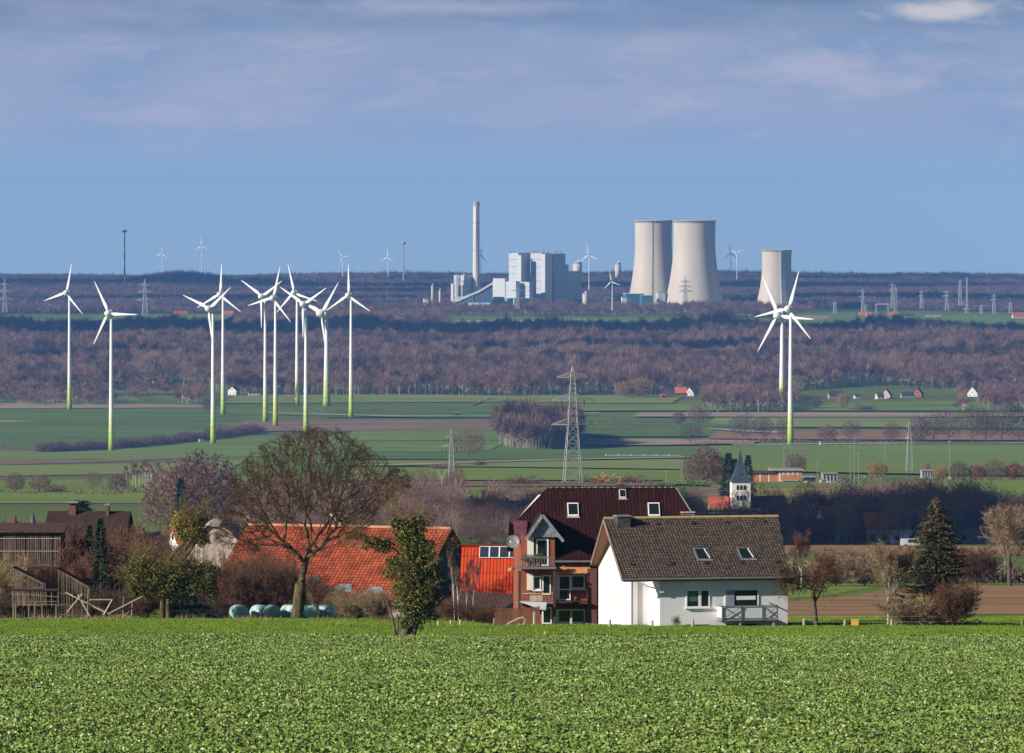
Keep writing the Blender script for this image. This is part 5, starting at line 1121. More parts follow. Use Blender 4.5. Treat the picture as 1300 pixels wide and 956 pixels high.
# gable shutters (left wall faces -x): y from pixel
Yg=lambda px:(815-px)/(.225/s); zg=lambda row,px:(EYE-row)*(D+Yg(px)*.974)/F-hx.z
for a,b,r0,r1 in ((774,780,722,702),(773.5,779.5,771,748),(785,791,772,749)):
    f=MB().box(-.05,.02,Yg(b),Yg(a),zg(r0,a),zg(r1,a)).obj('window',frw,wh); MB().box(-.075,-.045,Yg(b)+.12,Yg(a)-.12,zg(r0,a)+.08,zg(r1,a)-.08).obj('roller_shutter',mat('shutter_ivory',(.7,.68,.6),(.74,.72,.65),1,.5,(1,1,9)),f)
bal=MB().box(U(911),U(983),-1.25,-.0,Zr(789),Zr(786.5)).obj('balcony_floor',slate,wh)
bx=MB(); 
for px in (912,936.5,963.5,982.5): bx.box(U(px)-.04,U(px)+.04,-1.27,-1.19,Zr(789),Zr(769.5))
for r_ in (770,): bx.box(U(911),U(983),-1.27,-1.19,Zr(r_+1),Zr(r_-.4)); bx.box(U(911)-.02,U(911)+.05,-1.19,0,Zr(771),Zr(769.6)); bx.box(U(983)-.05,U(983)+.02,-1.19,0,Zr(771),Zr(769.6))
for a,b in ((912,936.5),(936.5,963.5),(963.5,982.5)):
    if a!=936.5: bx.bar((U(a),-1.30,Zr(786)),(U(b),-1.30,Zr(771)),.035).bar((U(a),-1.30,Zr(771)),(U(b),-1.30,Zr(786)),.035)
bx.obj('balcony_rail',steel,wh); MB().box(U(912.5),U(982),-1.215,-1.205,Zr(785.5),Zr(771.5)).box(U(911.2),U(911.8),-1.18,-.02,Zr(785.5),Zr(771.5)).obj('balcony_panel',mat('panel_white',(.62,.62,.64),(.7,.7,.72),2,.5),wh)
for px in (934,977): MB().bar((U(px),-1.1,-.6),(U(px)+.08,-1.1,Zr(789)),.12).obj('balcony_post',palew,wh)
MB().bar((U(979),-1.,Zr(770)),(U(974),-.9,Zr(767)),.12).obj('parasol_folded',steel,wh)

# ------------------------------------------------------------------ brick house
D=404.; s=D/F; bx0=Vector(((668-650)*s,D,(EYE-797)*s)); bh=thing('brick_house','tall brick house with a huge dark red roof and two stacked balconies','house',bx0,R(2.5))
U=lambda px:(px-668)*s; Zr=lambda row:(797-row)*s
Wb,Db=12.3,11.
wl=MB(); prism_y(wl,-.35,Wb,[0,2.55,5.5,8.45,Db],[4.35,6.2,6.25,6.2,4.35]); wl.obj('wall',brickm,bh,uvslope=True)
A=(1.66,5.5,8.8);B=(10.2,5.5,8.8);zq=.0
rf=MB().add([A,B,(Wb+.5,-.5,4.4),(1.95,-.5,4.4),(1.95,1.2,5.65),(-.75,1.2,5.65),(-.75,2.5,6.6)],[(0,1,2,3,4,5,6)]).add([A,B,(Wb+.5,Db+.5,4.4),(-.75,Db+.5,4.4),(-.75,8.5,6.6)],[(4,3,2,1,0)]).add([A,(-.75,2.5,6.6),(-.75,8.5,6.6)],[(0,2,1)]).add([B,(Wb+.5,-.5,4.4),(Wb+.5,Db+.5,4.4)],[(0,1,2)])
ro=rf.obj('roof',tile_dk,bh,uvslope=True); sm=ro.modifiers.new('thick','SOLIDIFY'); sm.thickness=.16; sm.offset=0
MB().tube(A,B,.13,.13,8).obj('ridge_tiles',tile_dk,ro)
MB().bar(Vector(B)+Vector((.1,-.05,.1)),(Wb+.5,-.5,4.5),.06,.05).obj('hip_flashing',slate,ro); MB().bar(Vector(A)+Vector((-.5,-.3,-.35)),(-.35,3.,6.95),.16,.1).obj('hip_flashing',frw,ro)
MB().tube((1.9,-.58,4.36),(Wb+.5,-.58,4.36),.07,.07,8).obj('gutter',steel,ro)
for k in range(20): 
    x=A[0]+(B[0]-A[0])*(k+.5)/20; MB().box(x-.04,x+.04,5.44,5.56,8.9,8.99).obj('ridge_clip',palew,ro)
def onroof(px,row):   # point on the front slope seen at a pixel
    k=4.4/6; y=2.
    for _ in range(12):
        z=4.4+(y+.5)*k; dd=D+y; r_=EYE-(z+bx0.z)*F/dd; y+=(r_-row)*.05
    return Vector(((px-650)*(D+y)/F-bx0.x,y,4.4+(y+.5)*k))
for a,b,r0,r1 in ((723.5,737.5,658,641.5),(790.5,799,635,624.5),(826,841,658,641.5)):
    p=[onroof(a,r0),onroof(b,r0),onroof(b,r1),onroof(a,r1)]; n=Vector((0,-.59,.8)); ce=sum(p,Vector())/4
    fo=MB().slab([q+n*.2 for q in p],.12).obj('skylight',frw,bh); MB().slab([ce+(q-ce)*.82+n*.215 for q in p],.05).obj('pane',gw,fo); MB().slab([p[0]+n*.16+Vector((-.1,-.1,-.1)),p[1]+n*.16+Vector((.1,-.1,-.1)),p[1]+n*.16,p[0]+n*.16],.05).obj('flashing',palew,fo)
c=MB().box(U(789.5)+.1,U(798)+.1,5.2,5.8,8.5,9.15).obj('chimney',dkw,ro); MB().bar((U(793),5.5,9.1),(U(793),5.5,9.7),.04).bar((U(790),5.5,9.6),(U(797),5.5,9.66),.05).bar((U(791),5.5,9.4),(U(796),5.5,9.5),.04).obj('aerial',palew,c)
c=MB().box(U(866)+.2,U(883)+.2,3.2,4.1,6.2,7.35).obj('chimney',slate,ro); MB().box(U(865)+.2,U(884)+.2,3.1,4.2,7.35,7.43).obj('chimney_cap',palew,c)
# bay with slated gable
by=MB().box(U(661.5),U(704),-.5,2.,-1,6.0); by.obj('bay_wall',brickm,bh,uvslope=True)
gx=U(688); ga=MB().add([(U(671),-.7,5.98),(U(711),-.7,5.98),(gx,-.7,7.3),(U(671),-.5,5.98),(U(711),-.5,5.98),(gx,-.5,7.3)],[(0,1,2),(5,4,3),(0,3,4,1),(1,4,5,2),(2,5,3,0)]).obj('gable_front',slate,bh)
gr=MB().slab([(U(667),-.95,5.88),(U(667),3.2,5.88),(gx,4.8,7.48),(gx,-.95,7.48)],.12).slab([(U(714.5),-.95,5.75),(U(714.5),2.2,5.75),(gx,4.8,7.48),(gx,-.95,7.48)],.12); gro=gr.obj('gable_roof',tile_dk,bh,uvslope=True)
MB().bar((U(667),-1.,5.84),(gx,-1.,7.44),.05,.2).bar((U(714.5),-1.,5.7),(gx,-1.,7.44),.05,.2).obj('barge_board',slate,gro)
MB().slab([(U(654),.2,5.75),(U(668),.2,5.75),(U(672),2.6,6.9),(U(654),2.6,6.9)],.15).obj('tile_skirt',ppl,ro)
# doors and windows of the bay
MB().box(U(669),U(677),-.62,-.52,Zr(713),Zr(681)).obj('shutter',creamw,bh); d=window(bh,U(680),U(696),Zr(718.5),Zr(684),-.5,name='balcony_door',mull=0,sill=False,fr=.1); MB().box(U(677.5),U(679.5),-.58,-.5,Zr(718),Zr(681)).obj('door_post',dkw,bh)
MB().box(U(668.5),U(676.5),-.62,-.52,Zr(749),Zr(728)).obj('shutter',creamw,bh); window(bh,U(676.8),U(686.5),Zr(749),Zr(731),-.5,mull=0); window(bh,U(688),U(699),Zr(755),Zr(730),-.5,name='balcony_door',mull=0,sill=False)
for row,nm in ((720.5,'upper'),(764.5,'lower')):
    f=MB().box(U(655),U(704),-2.1,-.505,Zr(row),Zr(row-2.6)).obj('balcony_floor',steel,bh)
r1=MB()
for k in range(15): u=U(657.5)+(U(702)-U(657.5))*k/14; r1.bar((u,-2.05,Zr(718)),(u,-2.05,Zr(706)),.03)
r1.box(U(656),U(703),-2.09,-2.01,Zr(706.5),Zr(705.2)); r1.obj('balcony_rail',steel,bh)
r2=MB().box(U(656),U(703),-2.08,-2.02,Zr(752),Zr(750.8)).box(U(671),U(687),-2.05,-2.0,Zr(761.5),Zr(754)).obj('balcony_rail',palew,bh)
for px in (658,702): MB().box(U(px)-.09,U(px)+.09,-2.1,-1.92,-1,Zr(723)).obj('balcony_post',dkw,bh)
for px in (687,): MB().box(U(px)-.05,U(px)+.05,-2.1,-2.,0,Zr(765)).obj('balcony_post',frw,bh)
MB().slab([(U(658),-2.2,Zr(761)),(U(692),-2.2,Zr(762.5)),(U(690),-3.3,Zr(770.5)),(U(686),-3.3,Zr(770))],.04).obj('sun_sail',mat('sail_grey',(.5,.5,.5),(.6,.6,.6),1,.7),bh)
wr=window(bh,U(708),U(743),Zr(748),Zr(730.5),0,mull=1,fr=.09); d2=window(bh,U(709),U(724.5),Zr(762.5),Zr(731),-.06,name='balcony_door',mull=0,sill=False); MB().box(U(703.5),U(709),-.12,-.02,Zr(762),Zr(730)).obj('shutter',frw,bh)
window(bh,U(708),U(743),Zr(791.5),Zr(774),0,mull=1,fr=.09); MB().box(U(703.5),U(708),-.12,-.02,Zr(796),Zr(774)).obj('shutter',frw,bh); window(bh,U(688),U(700),Zr(792),Zr(771),-.5,name='ground_door',mull=0,sill=False)
MB().slab([(U(704),-.85,Zr(727)),(U(752),-.85,Zr(727.5)),(U(748),-.005,Zr(717)),(U(704),-.005,Zr(716))],.1).obj('tiled_canopy',mat('canopy_tiles',(.5,.2,.1),(.6,.28,.15),3,.8),bh,uvslope=True)
MB().box(U(745),U(757),-.9,-.01,-1,Zr(722)).obj('brick_pier',w_bd,bh); MB().box(U(704),U(745),-1.3,-.01,Zr(766),Zr(763)).obj('lower_canopy',dkw,bh)
MB().box(U(704.5),U(744.5),-.035,.0,Zr(771),Zr(766)).obj('lintel',w_bd,bh)
MB().tube((U(654),-.3,Zr(721)),(U(648),-.6,Zr(721)),.05,.05).lathe([(.03,0),(.17,.04),(.2,.14),(.1,.2)],10,c=(U(648),-.6,Zr(725))).obj('wall_lamp',palew,bh)
dk=thing('satellite_dish','grey satellite dish on an arm at the left corner of the brick house','satellite dish',bx0+Vector((U(651),-.2,Zr(688)))); MB().lathe([(.02,0),(.25,.03),(.42,.1),(.43,.12),(.25,.06),(.02,.03)],20).xform(Matrix.Rotation(R(75),4,'X')).obj('dish',slate,dk); MB().bar((0,0,0),(.75,.3,-.15),.05).bar((-.0,0,0),(-.15,-.55,.05),.03).obj('arm',steel,dk); MB().box(-.22,-.1,-.65,-.52,0,.1).obj('receiver',frw,dk)
# potted plants and balcony things
def shrublet(name,loc,r,n,m,label,cat='plant',size=.12,flat=0.,parent=None):
    p=rng.normal(size=(n,3)); p/=np.linalg.norm(p,axis=1,keepdims=True); p*=rng.uniform(.2,1,(n,1))*np.array(r); p[:,2]+=r[2]; o=link(name,mesh_np(name,[leaves(p,size*rng.uniform(.6,1.2,n),0)],[m]),parent,loc); return tag(o,label,cat) if label else o
lfm=mat('leaf_green',(.05,.10,.02),(.10,.16,.04),3,.6,rand=.1)
for px,r_,lb in ((671,(.55,.3,.35),'bushy potted plant on the upper balcony, left one'),(684,(.5,.25,.4),'dark green potted conifer on the upper balcony before the door')):
    t=thing('potted_plant',lb,'potted plant',bx0+Vector((U(px),-1.6,Zr(717)))); MB().lathe([(.14,0),(.2,.3),(.18,.3)],10).obj('pot',mat('terracotta',(.4,.15,.08),None,1,.8),t); shrublet('foliage',(0,0,.1),r_,500,lfm,None,None,.12,parent=t)

# ------------------------------------------------------------------ red barn
D=476.; s=D/F; gzb=gz(D); t=thing('red_barn','long barn with a great weathered red tiled roof and a dark right gable','barn',((570-650)*s,D,gzb),R(-20)); h=8.2; rg=(EYE-672)*s-gzb; ev=(EYE-766)*(D-7.7)/F-gzb; L_=16.8
sl2=(rg-ev)/h; wl=MB(); prism_y(wl,-L_,-.25,[-h+.5,0,h-.5],[ev+.25,rg-.12,ev+.25]); wl.obj('wall',mat('barn_wall',(.42,.36,.27),(.55,.48,.38),1,.9),t)
gm=MB(); prism_y(gm,-.25,-.1,[-h+.5,0,h-.5],[ev+.27,rg-.1,ev+.27]); gm.obj('gable_wall',mat('gable_shaded',(.05,.045,.04),(.09,.08,.07),1.5,.8),t)  # near-black colour has the shade of the right-facing gable painted in
prism_y(MB(),-.1,-.02,[-1.,4.],[2.9,2.9],.3).obj('barn_door',dkw,t)
rf=MB().slab([(-L_-.2,-h,ev),(.2,-h,ev),(.2,0,rg),(-L_-.2,0,rg)],.16).slab([(-L_-.2,h,ev),(.2,h,ev),(.2,0,rg),(-L_-.2,0,rg)],.16).obj('roof',tile_rd,t,uvslope=True); MB().tube((-L_,0,rg+.05),(.2,0,rg+.05),.12,.12,8).obj('ridge_tiles',mat('ridge_red',(.5,.2,.12),(.6,.3,.2),2,.8),rf)
for a in ((-3.6,-7.4,-6.6),(-6.2,-7.2,-6.4)): MB().slab([(a[0]-.8,a[1],ev+sl2*(a[1]+h)+.05),(a[0]+.9,a[1],ev+sl2*(a[1]+h)+.05),(a[0]+.6,a[2],ev+sl2*(a[2]+h)+.05),(a[0]-.4,a[2],ev+sl2*(a[2]+h)+.05)],.04).obj('roof_patch',slate,rf)
MB().bar((0.22,-h,ev-.02),(.22,0,rg-.02),.06,.2).bar((.22,0,rg-.02),(.22,h,ev-.02),.06,.2).obj('barge_board',dkw,t); MB().tube((-L_,-h-.05,ev-.12),(.2,-h-.05,ev-.12),.07,.07).obj('gutter',palew,t)
for k in range(6): MB().box(-3.2-k*1.5,-2.2-k*1.5,-h+.42,-h+.5,.4,1.35).obj('window',dark,t)
# ------------------------------------------------------------------ timber barn
plank=mat('plank_wall',(.30,.22,.17),(.62,.54,.46),1.,.9,(7,7,.35))
D=486.; s=D/F; t=thing('timber_barn','tall plank barn with a rounded gable left of the big tree','barn',((268-650)*s,D,gz(D)),0); zt=(EYE-668)*s-gz(D); hw=2.5; ze=(EYE-700)*s-gz(D)
pr=[(-hw,-1),(hw+1,-1),(hw+1,ze-1.),(1.5,zt-.5),(.6,zt-.05),(-.3,zt),(-1.,zt-.5),(-hw,ze)]; n=len(pr); MB().add([(x,0,z) for x,z in pr]+[(x,9,z) for x,z in pr],[tuple(range(n)),tuple(range(2*n-1,n-1,-1))]+[(i,i+n,(i+1)%n+n,(i+1)%n) for i in range(n)]).obj('plank_wall',plank,t)
rb=MB(); top=pr[2:]
for (a,b),(c,d) in zip(top,top[1:]): rb.slab([(a,-.25,b+.1),(c,-.25,d+.1),(c,9.2,d+.1),(a,9.2,b+.1)],.1)
rb.obj('roof',plank,t,uvslope=True); MB().box(-.6,.5,-.04,.02,1.2,3.).obj('loft_door',dkw,t)
# ------------------------------------------------------------------ annex with the bright roof and solar panels
D=462.; s=D/F; g0=gz(D); t=thing('orange_roof_annex','low annex with a bright orange-red ribbed roof between the barn and the brick house','annex',((583-650)*s,D,g0),R(-2)); z1=(EYE-694)*(D+4)/F-g0; z0=(EYE-757)*s-g0; L_=8.5
MB().box(.3,L_-.2,.6,7.6,-1,z0-.1).obj('wall',w_bd,t); rf=MB().slab([(0,0,z0),(L_,0,z0),(L_,4,z1),(0,4,z1)],.12).slab([(0,8,z0),(L_,8,z0),(L_,4,z1),(0,4,z1)],.12).obj('roof',tile_or,t,uvslope=True)
MB().tube((0,4,z1+.03),(L_,4,z1+.03),.11,.11).obj('ridge_tiles',tile_or,rf)
pan=mat('solar_panel',(.03,.035,.06),(.045,.05,.08),2,.2,spec=.6); k_=(z1-z0)/4
for i in range(4):
    a=1.4+i*.76; y0=2.95;y1=3.85; pn=MB().slab([(a,y0,z0+k_*y0+.12),(a+.71,y0,z0+k_*y0+.12),(a+.71,y1,z0+k_*y1+.12),(a,y1,z0+k_*y1+.12)],.05).obj('solar_panel',pan,rf)
    fr=MB(); 
    for p,q in (((a,y0),(a+.71,y0)),((a+.71,y0),(a+.71,y1)),((a+.71,y1),(a,y1)),((a,y1),(a,y0))): fr.bar((p[0],p[1],z0+k_*p[1]+.14),(q[0],q[1],z0+k_*q[1]+.14),.045)
    fr.obj('panel_frame',frw,pn)
# ------------------------------------------------------------------ brown lean-to shed, board fence
D=432.; s=D/F; g0=gz(D); t=thing('brown_lean_to','dark brown low lean-to shed roof in front of the orange annex','shed',((570-650)*s,D,g0),R(-3)); zz=lambda r_:(EYE-r_)*s-g0
MB().box(.4,5.4,.4,3.4,-1,zz(777)).obj('wall',dkw,t); MB().slab([(0,-.3,zz(771)-.1),(3.6,-.3,zz(775)),(5.3,3.8,zz(760)),(0,3.8,zz(754))],.12).obj('roof',tile_bn,t,uvslope=True)
def boards(name,label,cat,px0,px1,D,top0,top1,m,bw=.14,bot=None,pal=None):
    s=D/F; t=thing(name,label,cat,((px0-650)*s,D,gz(D))); g0=gz(D); n=int((px1-px0)*s/bw); b=MB()
    for k in range(n):
        u=k*bw; z=(EYE-(top0+(top1-top0)*k/n))*s-g0+random.uniform(-.02,.02); b.box(u+.012,u+bw-.012,-.02+random.uniform(-.01,.01),.02,-.4 if bot is None else bot,z)
    b.obj('boards',m,t); L2=n*bw; MB().bar((0,.05,.5),(L2,.05,.5),.07).bar((0,.05,(EYE-top1)*s-g0-.2),(L2,.05,(EYE-top1)*s-g0-.2),.07).obj('rail',m,t); return t
boards('board_fence','dark brown board fence with a rising top left of the brick house balconies','fence',628,688,400,777,770,mat('board_brown',(.13,.055,.03),(.2,.09,.05),2,.8,(5,5,.5)))
t=thing('garden_hoop','pale bent pipe hoop leaning on the grass before the board fence','garden frame',gp(655,392)); s=392/F
for off in (0,.22):
    b=MB(); pts=[Vector(((x-655)*s,off,(796-y)*s)) for x,y in ((640,796),(648,791),(658,786),(664,784.5),(667,787),(666.5,791),(664,794),(657,793))]
    for p,q in zip(pts,pts[1:]): b.tube(p,q,.05,.05,6)
    b.obj('pipe',palew,t)
for px,top,D_,lb in ((678,778,392,'thick pale timber post by the board fence'),(725,786,396,'pale post group before the ground floor window'),(774,788,384,'brown post before the white gable'),(828,789,384,'brown post at the porch of the white house'),(879.5,787.5,384,'dark post below the first window of the white house'),
   (1021,786,386,'pale post right of the white house under the fruit tree'),(1073,788,388,'pale post left of the yellow box'),(1132.5,788,386,'pale stake at the foot of the white barked tree'),(1187,788,388,'post before the spruce'),(1245,789,388,'grey post between the bush and the right edge'),(1298.5,788,386,'post at the right edge of the grass'),
   (556,790,388,'short pale stake at the right of the ivy tree, left one'),(572,789,388,'short pale stake at the right of the ivy tree, middle one'),(584,788,388,'short white-topped stake in front of the brambles'),(627,786,396,'stake at the left end of the board fence')):
    if lb=='x': continue
    s=D_/F; t=MB().tube((0,0,-.3),(.02,0,(EYE-top)*s-gz(D_)),.09,.08,8).lathe([(.09,(EYE-top)*s-gz(D_)),(.02,(EYE-top)*s-gz(D_)+.05)],8,c=(.02,0,0)).obj('fence_post',palew if 'pale' in lb or 'white' in lb else oldw,None,gp(px,D_)); tag(t,lb,'post','posts along the edge of the grass')
t=thing('wire_fence','thin wire fence along the grass edge right of the white house','fence',gp(1002,386)); b=MB(); a=gp(1002,386)
for z in (.35,.7): b.bar((0,0,z),(gp(1340,388)-a)+Vector((0,0,z)),.018)
b.obj('wire',palew,t)
D=388; t=thing('yellow_box','small bright yellow box on a post at the edge of the grass','box',gp(1086,D)); MB().box(-.22,.22,-.2,.2,.1,.45).obj('body',mat('yellow_paint',(.75,.42,.03),(.8,.48,.05),2,.5),t); MB().box(-.25,.25,-.23,.23,.45,.49).obj('lid',mat('yellow_lid',(.85,.65,.1),None,1,.5),t); MB().box(-.04,.04,-.04,.04,-.2,.1).obj('post',oldw,t)
# lath marker
t=MB().slab([(0,0,0),(.09,0,0),(.24,0,.42),(.15,0,.42)],.03).obj('marker_stake',M['yellow_lid'],None,gp(688,342)+Vector((0,0,-.02))); tag(t,'small leaning yellow marker at the edge of the crop field','marker')
# satellite dish behind the big tree
D=456.; t=thing('round_dish','round cream coloured dish on a pole behind the trunk of the big tree','dish',gp(397,D)); zd=(EYE-741)*D/F-gz(D)
MB().lathe([(.02,.12),(.3,.16),(.52,.26),(.53,.23),(.3,.12),(.02,.08)],24).xform(Matrix.Translation((0,0,zd))@Matrix.Rotation(R(72),4,'X')@Matrix.Rotation(R(15),4,'Y')).obj('dish',mat('dish_cream',(.62,.52,.32),(.7,.62,.42),4,.6),t); MB().tube((0,.1,-.2),(0,.1,zd),.05,.05).obj('pole',steel,t); MB().bar((0,0,zd-.4),(0,-.6,zd),.03).obj('arm',steel,t)
# wrapped bales
filmm=mat('bale_film',(.26,.50,.44),(.55,.74,.68),1.6,.28,(1,1,2.5),spec=.6,rand=.12,bump=.3)
def bale_me(seed):
    r=np.random.default_rng(seed); n=20; b=MB(); rad=.6; prof=[(.12,-.60),(.42,-.62),(.55,-.56),(.61,-.4),(.62,0),(.61,.4),(.55,.56),(.42,.62),(.12,.60)]
    b.lathe([(a*1.,y) for a,y in prof],n,axis='y'); b.v=[(x*(1+.04*math.sin(5*y+seed)+r.normal()*.012),y*(1+r.normal()*.012),max(-.57,z*(1+r.normal()*.012))) for x,y,z in b.v]; return b
for k,(px,rz_,lb) in enumerate(((303,28,'mint green wrapped bale standing apart at the left of the row'),(329.5,40,'mint green wrapped bale, first of the touching pair'),(345,15,'mint green wrapped bale, right one of the touching pair'),(368,60,'mint green wrapped bale tucked against the left of the big trunk'),(394,20,'dark-ended wrapped bale right of the big trunk'),(414,70,'bluish wrapped bale at the right end of the row'))):
    o=bale_me(k).obj('wrapped_bale',filmm,None,gp(px,455+(k%2)*1.3)+Vector((0,0,.56)),R(rz_),smooth=True); o.scale=(1.,1.,.92); tag(o,lb,'bale','wrapped bales along the grass edge')
# old whitewashed wall
D=472.; s=D/F; t=thing('old_wall','crumbling whitewashed brick wall behind the ivy covered tree','wall',gp(212,D)); wm_=mat('wall_flaking',(.10,.05,.04),(.62,.58,.54),3.,.9,(1,1,1.5),lo=.46,hi=.54,detail=8)
b=MB(); 
for k in range(10): b.box(k*.5,k*.5+.5,0,.3,-.3,1.75+.12*math.sin(k*2.1))
b.obj('masonry',wm_,t); MB().box(.4,4.6,-.03,.0,.75,1.0).obj('painted_gap_shadow',dkw,t)  # dark strip put in as the shade of a gap in the masonry
# wooden racks at the left
def rack(px0,px1,D,t0,t1,b0,label,deep=1.6,n=9):
    s=D/F; g0=gz(D); t=thing('slatted_rack',label,'rack',((px0-650)*s,D,g0)); Wr=(px1-px0)*s; z=lambda r_:(EYE-r_)*s-g0; zb=z(b0)
    for y in (0,deep):
        b=MB()
        for k in range(n+1): u=Wr*k/n; b.bar((u,y,zb),(u+random.uniform(-.04,.04),y,z(t0+(t1-t0)*k/n)),.06,.04)
        b.obj('slats',oldw,t)
    r=MB()
    for f in (.1,.45,.75): r.bar((random.uniform(-.1,.1),-.04,zb+f*(z(t1)-zb)+random.uniform(-.15,.15)),(Wr+random.uniform(-.3,.2),-.04,zb+f*(z(t1)-zb)+random.uniform(-.2,.2)),.05)
    r.bar((0,-.03,z(t0)),(Wr,-.03,z(t1)),.07).bar((0,deep,z(t0)),(Wr,deep,z(t1)),.07); r.obj('rail',oldw,t)
    for u in (.1,Wr*.5,Wr-.1): MB().box(u-.05,u+.05,-.05,.05,-.3,zb+.2).obj('post',oldw,t)
    MB().slab([(-.1,-.2,z(t0)+.1),(Wr+.1,-.2,z(t1)+.1),(Wr+.1,deep+.2,z(t1)+.1),(-.1,deep+.2,z(t0)+.1)],.05).obj('roof_board',dkw,t); return t
rack(17,54,458,722,742,770,'slatted wooden rack with a sloping top at the far left')
rack(74,111,462,724,746,786,'second slatted wooden rack leaning to the right of the first',n=11)
rack(14,72,454,750,751,771,'low open wooden crib in front of the slatted racks',1.,n=8)
t=thing('weathered_shed','long grey weathered shed of vertical slats at the left edge','shed',gp(-30,470)); s=470/F; g0=gz(470); b=MB(); 
for k in range(38):
    if random.random()<.86: u=k*.17; b.box(u,u+random.uniform(.07,.13),-.04,.0,-.3,(EYE-(675+random.uniform(-1,2)))*s-g0)
b.obj('slats',mat('slat_grey',(.09,.065,.055),(.20,.15,.13),1,.85,(5,5,.4)),t); MB().box(0,6.4,.02,5,-.5,(EYE-676)*s-g0).obj('wall',dkw,t); r=MB()
for row in (684,700,718): r.bar((0,-.06,(EYE-row)*s-g0),(6.4,-.06,(EYE-row)*s-g0),.05)
r.obj('rail',palew,t); MB().slab([(-.3,-.4,(EYE-674)*s-g0),(6.7,-.4,(EYE-674)*s-g0),(6.7,5.4,(EYE-669)*s-g0),(-.3,5.4,(EYE-669)*s-g0)],.12).obj('roof',tile_bn,t,uvslope=True)
D=530.; s=D/F; t=H(113,786,6.6,8,6.6,8.85,-4,w_bd,tile_bn,'dark brown roofed house rising behind the thicket at left',D=D,wins=False,chim=False,ov=.3); 
zt=(EYE-648)*s-gz(D)
for (px,w_,tp_,lb) in ((92,9,637,''),(137,4,640,'')):
    c=MB().box((px-113)*s-w_*s/2,(px-113)*s+w_*s/2,-.6,.2,zt-2,(EYE-tp_-3)*s-gz(D)).obj('chimney',w_bd,t); MB().box((px-113)*s-w_*s*.9,(px-113)*s+w_*s*.9,-.9,.5,(EYE-tp_-1)*s-gz(D),(EYE-tp_+.2)*s-gz(D)).obj('chimney_cap',slate,c)
# fallen poles
t=thing('fallen_poles','tangle of pale fallen timber poles right of the slatted racks','timber',gp(118,452)); s=452/F; g0=gz(452); b=MB()
for a,b_,c,d in ((82,755,136,782),(108,764,142,764),(142,764,131,783),(98,757,113,784),(110,768,134,780),(104,756,84,780),(136,782,185,757),(150,790,182,762)): MB().bar(((a-118)*s,random.uniform(-.4,.4),(790-b_)*s),((c-118)*s,random.uniform(-.4,.4),(790-d)*s),.10,.08).obj('pole',palew,t)
for px,top,lb in ((110,748,'leaning thin post by the fallen poles'),(155,758,'rough brown stake right of the fallen poles'),(166,763,'brown stake left of the ivy covered tree')): 
    o=MB().tube((0,0,-.3),(.1,0,(EYE-top)*s-g0),.09,.06,7).obj('stake',oldw,None,gp(px,453)); tag(o,lb,'post')
# solar collector rack over the barn roof
t=thing('solar_collector','white framed tilted panel showing above the red barn ridge','solar panel',W(433,668,492)); MB().bar((-.9,0,1.0),(.9,0,-.9),.35,.1).obj('panel',frw,t); MB().bar((0,0,0),(-.6,.4,-1.4),.08).bar((.5,0,-.5),(.2,.4,-1.8),.08).obj('strut',steel,t)

# ------------------------------------------------------------------ the big bare tree
barkm=mat('bark_mossy',(.045,.04,.02),(.16,.13,.075),2.5,.95,(1,1,.35),bump=.5,spec=.1,detail=8); twg=mat('twig_oak',(.055,.038,.022),(.12,.075,.042),1.5,.9,spec=.05)
D=449.; s=D/F; poly=[(268,690),(274,668),(284,640),(292,612),(312,582),(340,560),(372,547),(402,543),(436,550),(470,572),(500,592),(528,606),(522,622),(492,640),(476,662),(462,688),(440,700),(410,712),(372,716),(340,708),(300,704)]
def inpoly(x,y):
    c=False; n=len(poly)
    for i in range(n):
        x1,y1=poly[i]; x2,y2=poly[(i+1)%n]
        if (y1>y)!=(y2>y) and x<(x2-x1)*(y-y1)/(y2-y1)+x1: c=not c
    return c
zg0=(EYE-788)*s; A=[]; ro_=np.random.default_rng(5)
while len(A)<9000:
    x=ro_.uniform(266,530); y=ro_.uniform(542,718)
    if not inpoly(x,y): continue
    f=max(0,1-((x-392)/140)**2-((y-650)/125)**2*.6); d=5.8*math.sqrt(f)*ro_.uniform(-1,1)
    core=math.hypot((x-388)/60,(y-712)/62)
    if core<1 and ro_.random()>.06: continue
    if math.sin(x*.075+d*.9+1)*math.sin(y*.085-d*.6+.5)+.5*math.sin(x*.17-y*.13)<-.42: continue
    A.append(((x-378)*s,d,(790-y)*s))
ch=[(-.1+.11*z/.3*.33,0,z) for z in np.arange(-.3,2.9,.3)]
Nd,par,rad=colonize(A,ch,.23,.33,3.0,150,.03,3,2.2,.008,.22)
rad[:len(ch)]=np.maximum(rad[:len(ch)],.44); rad[0]=.75; rad[1]=.58; rad[2]=.5
bg_,fi_=col_parts(Nd,par,rad,(.045,.018),twig=(8,.15,.6),tw=.018)
t=thing('big_bare_tree','big spreading bare tree with a mossy trunk behind the bale row','tree',gp(378,449)); link('trunk',mesh_np('trunk',bg_,[barkm],smooth=True),t)
link('crown',mesh_np('crown',[(v,f,0) for v,f,k in fi_],[twg]),t); print('OAK',len(Nd))

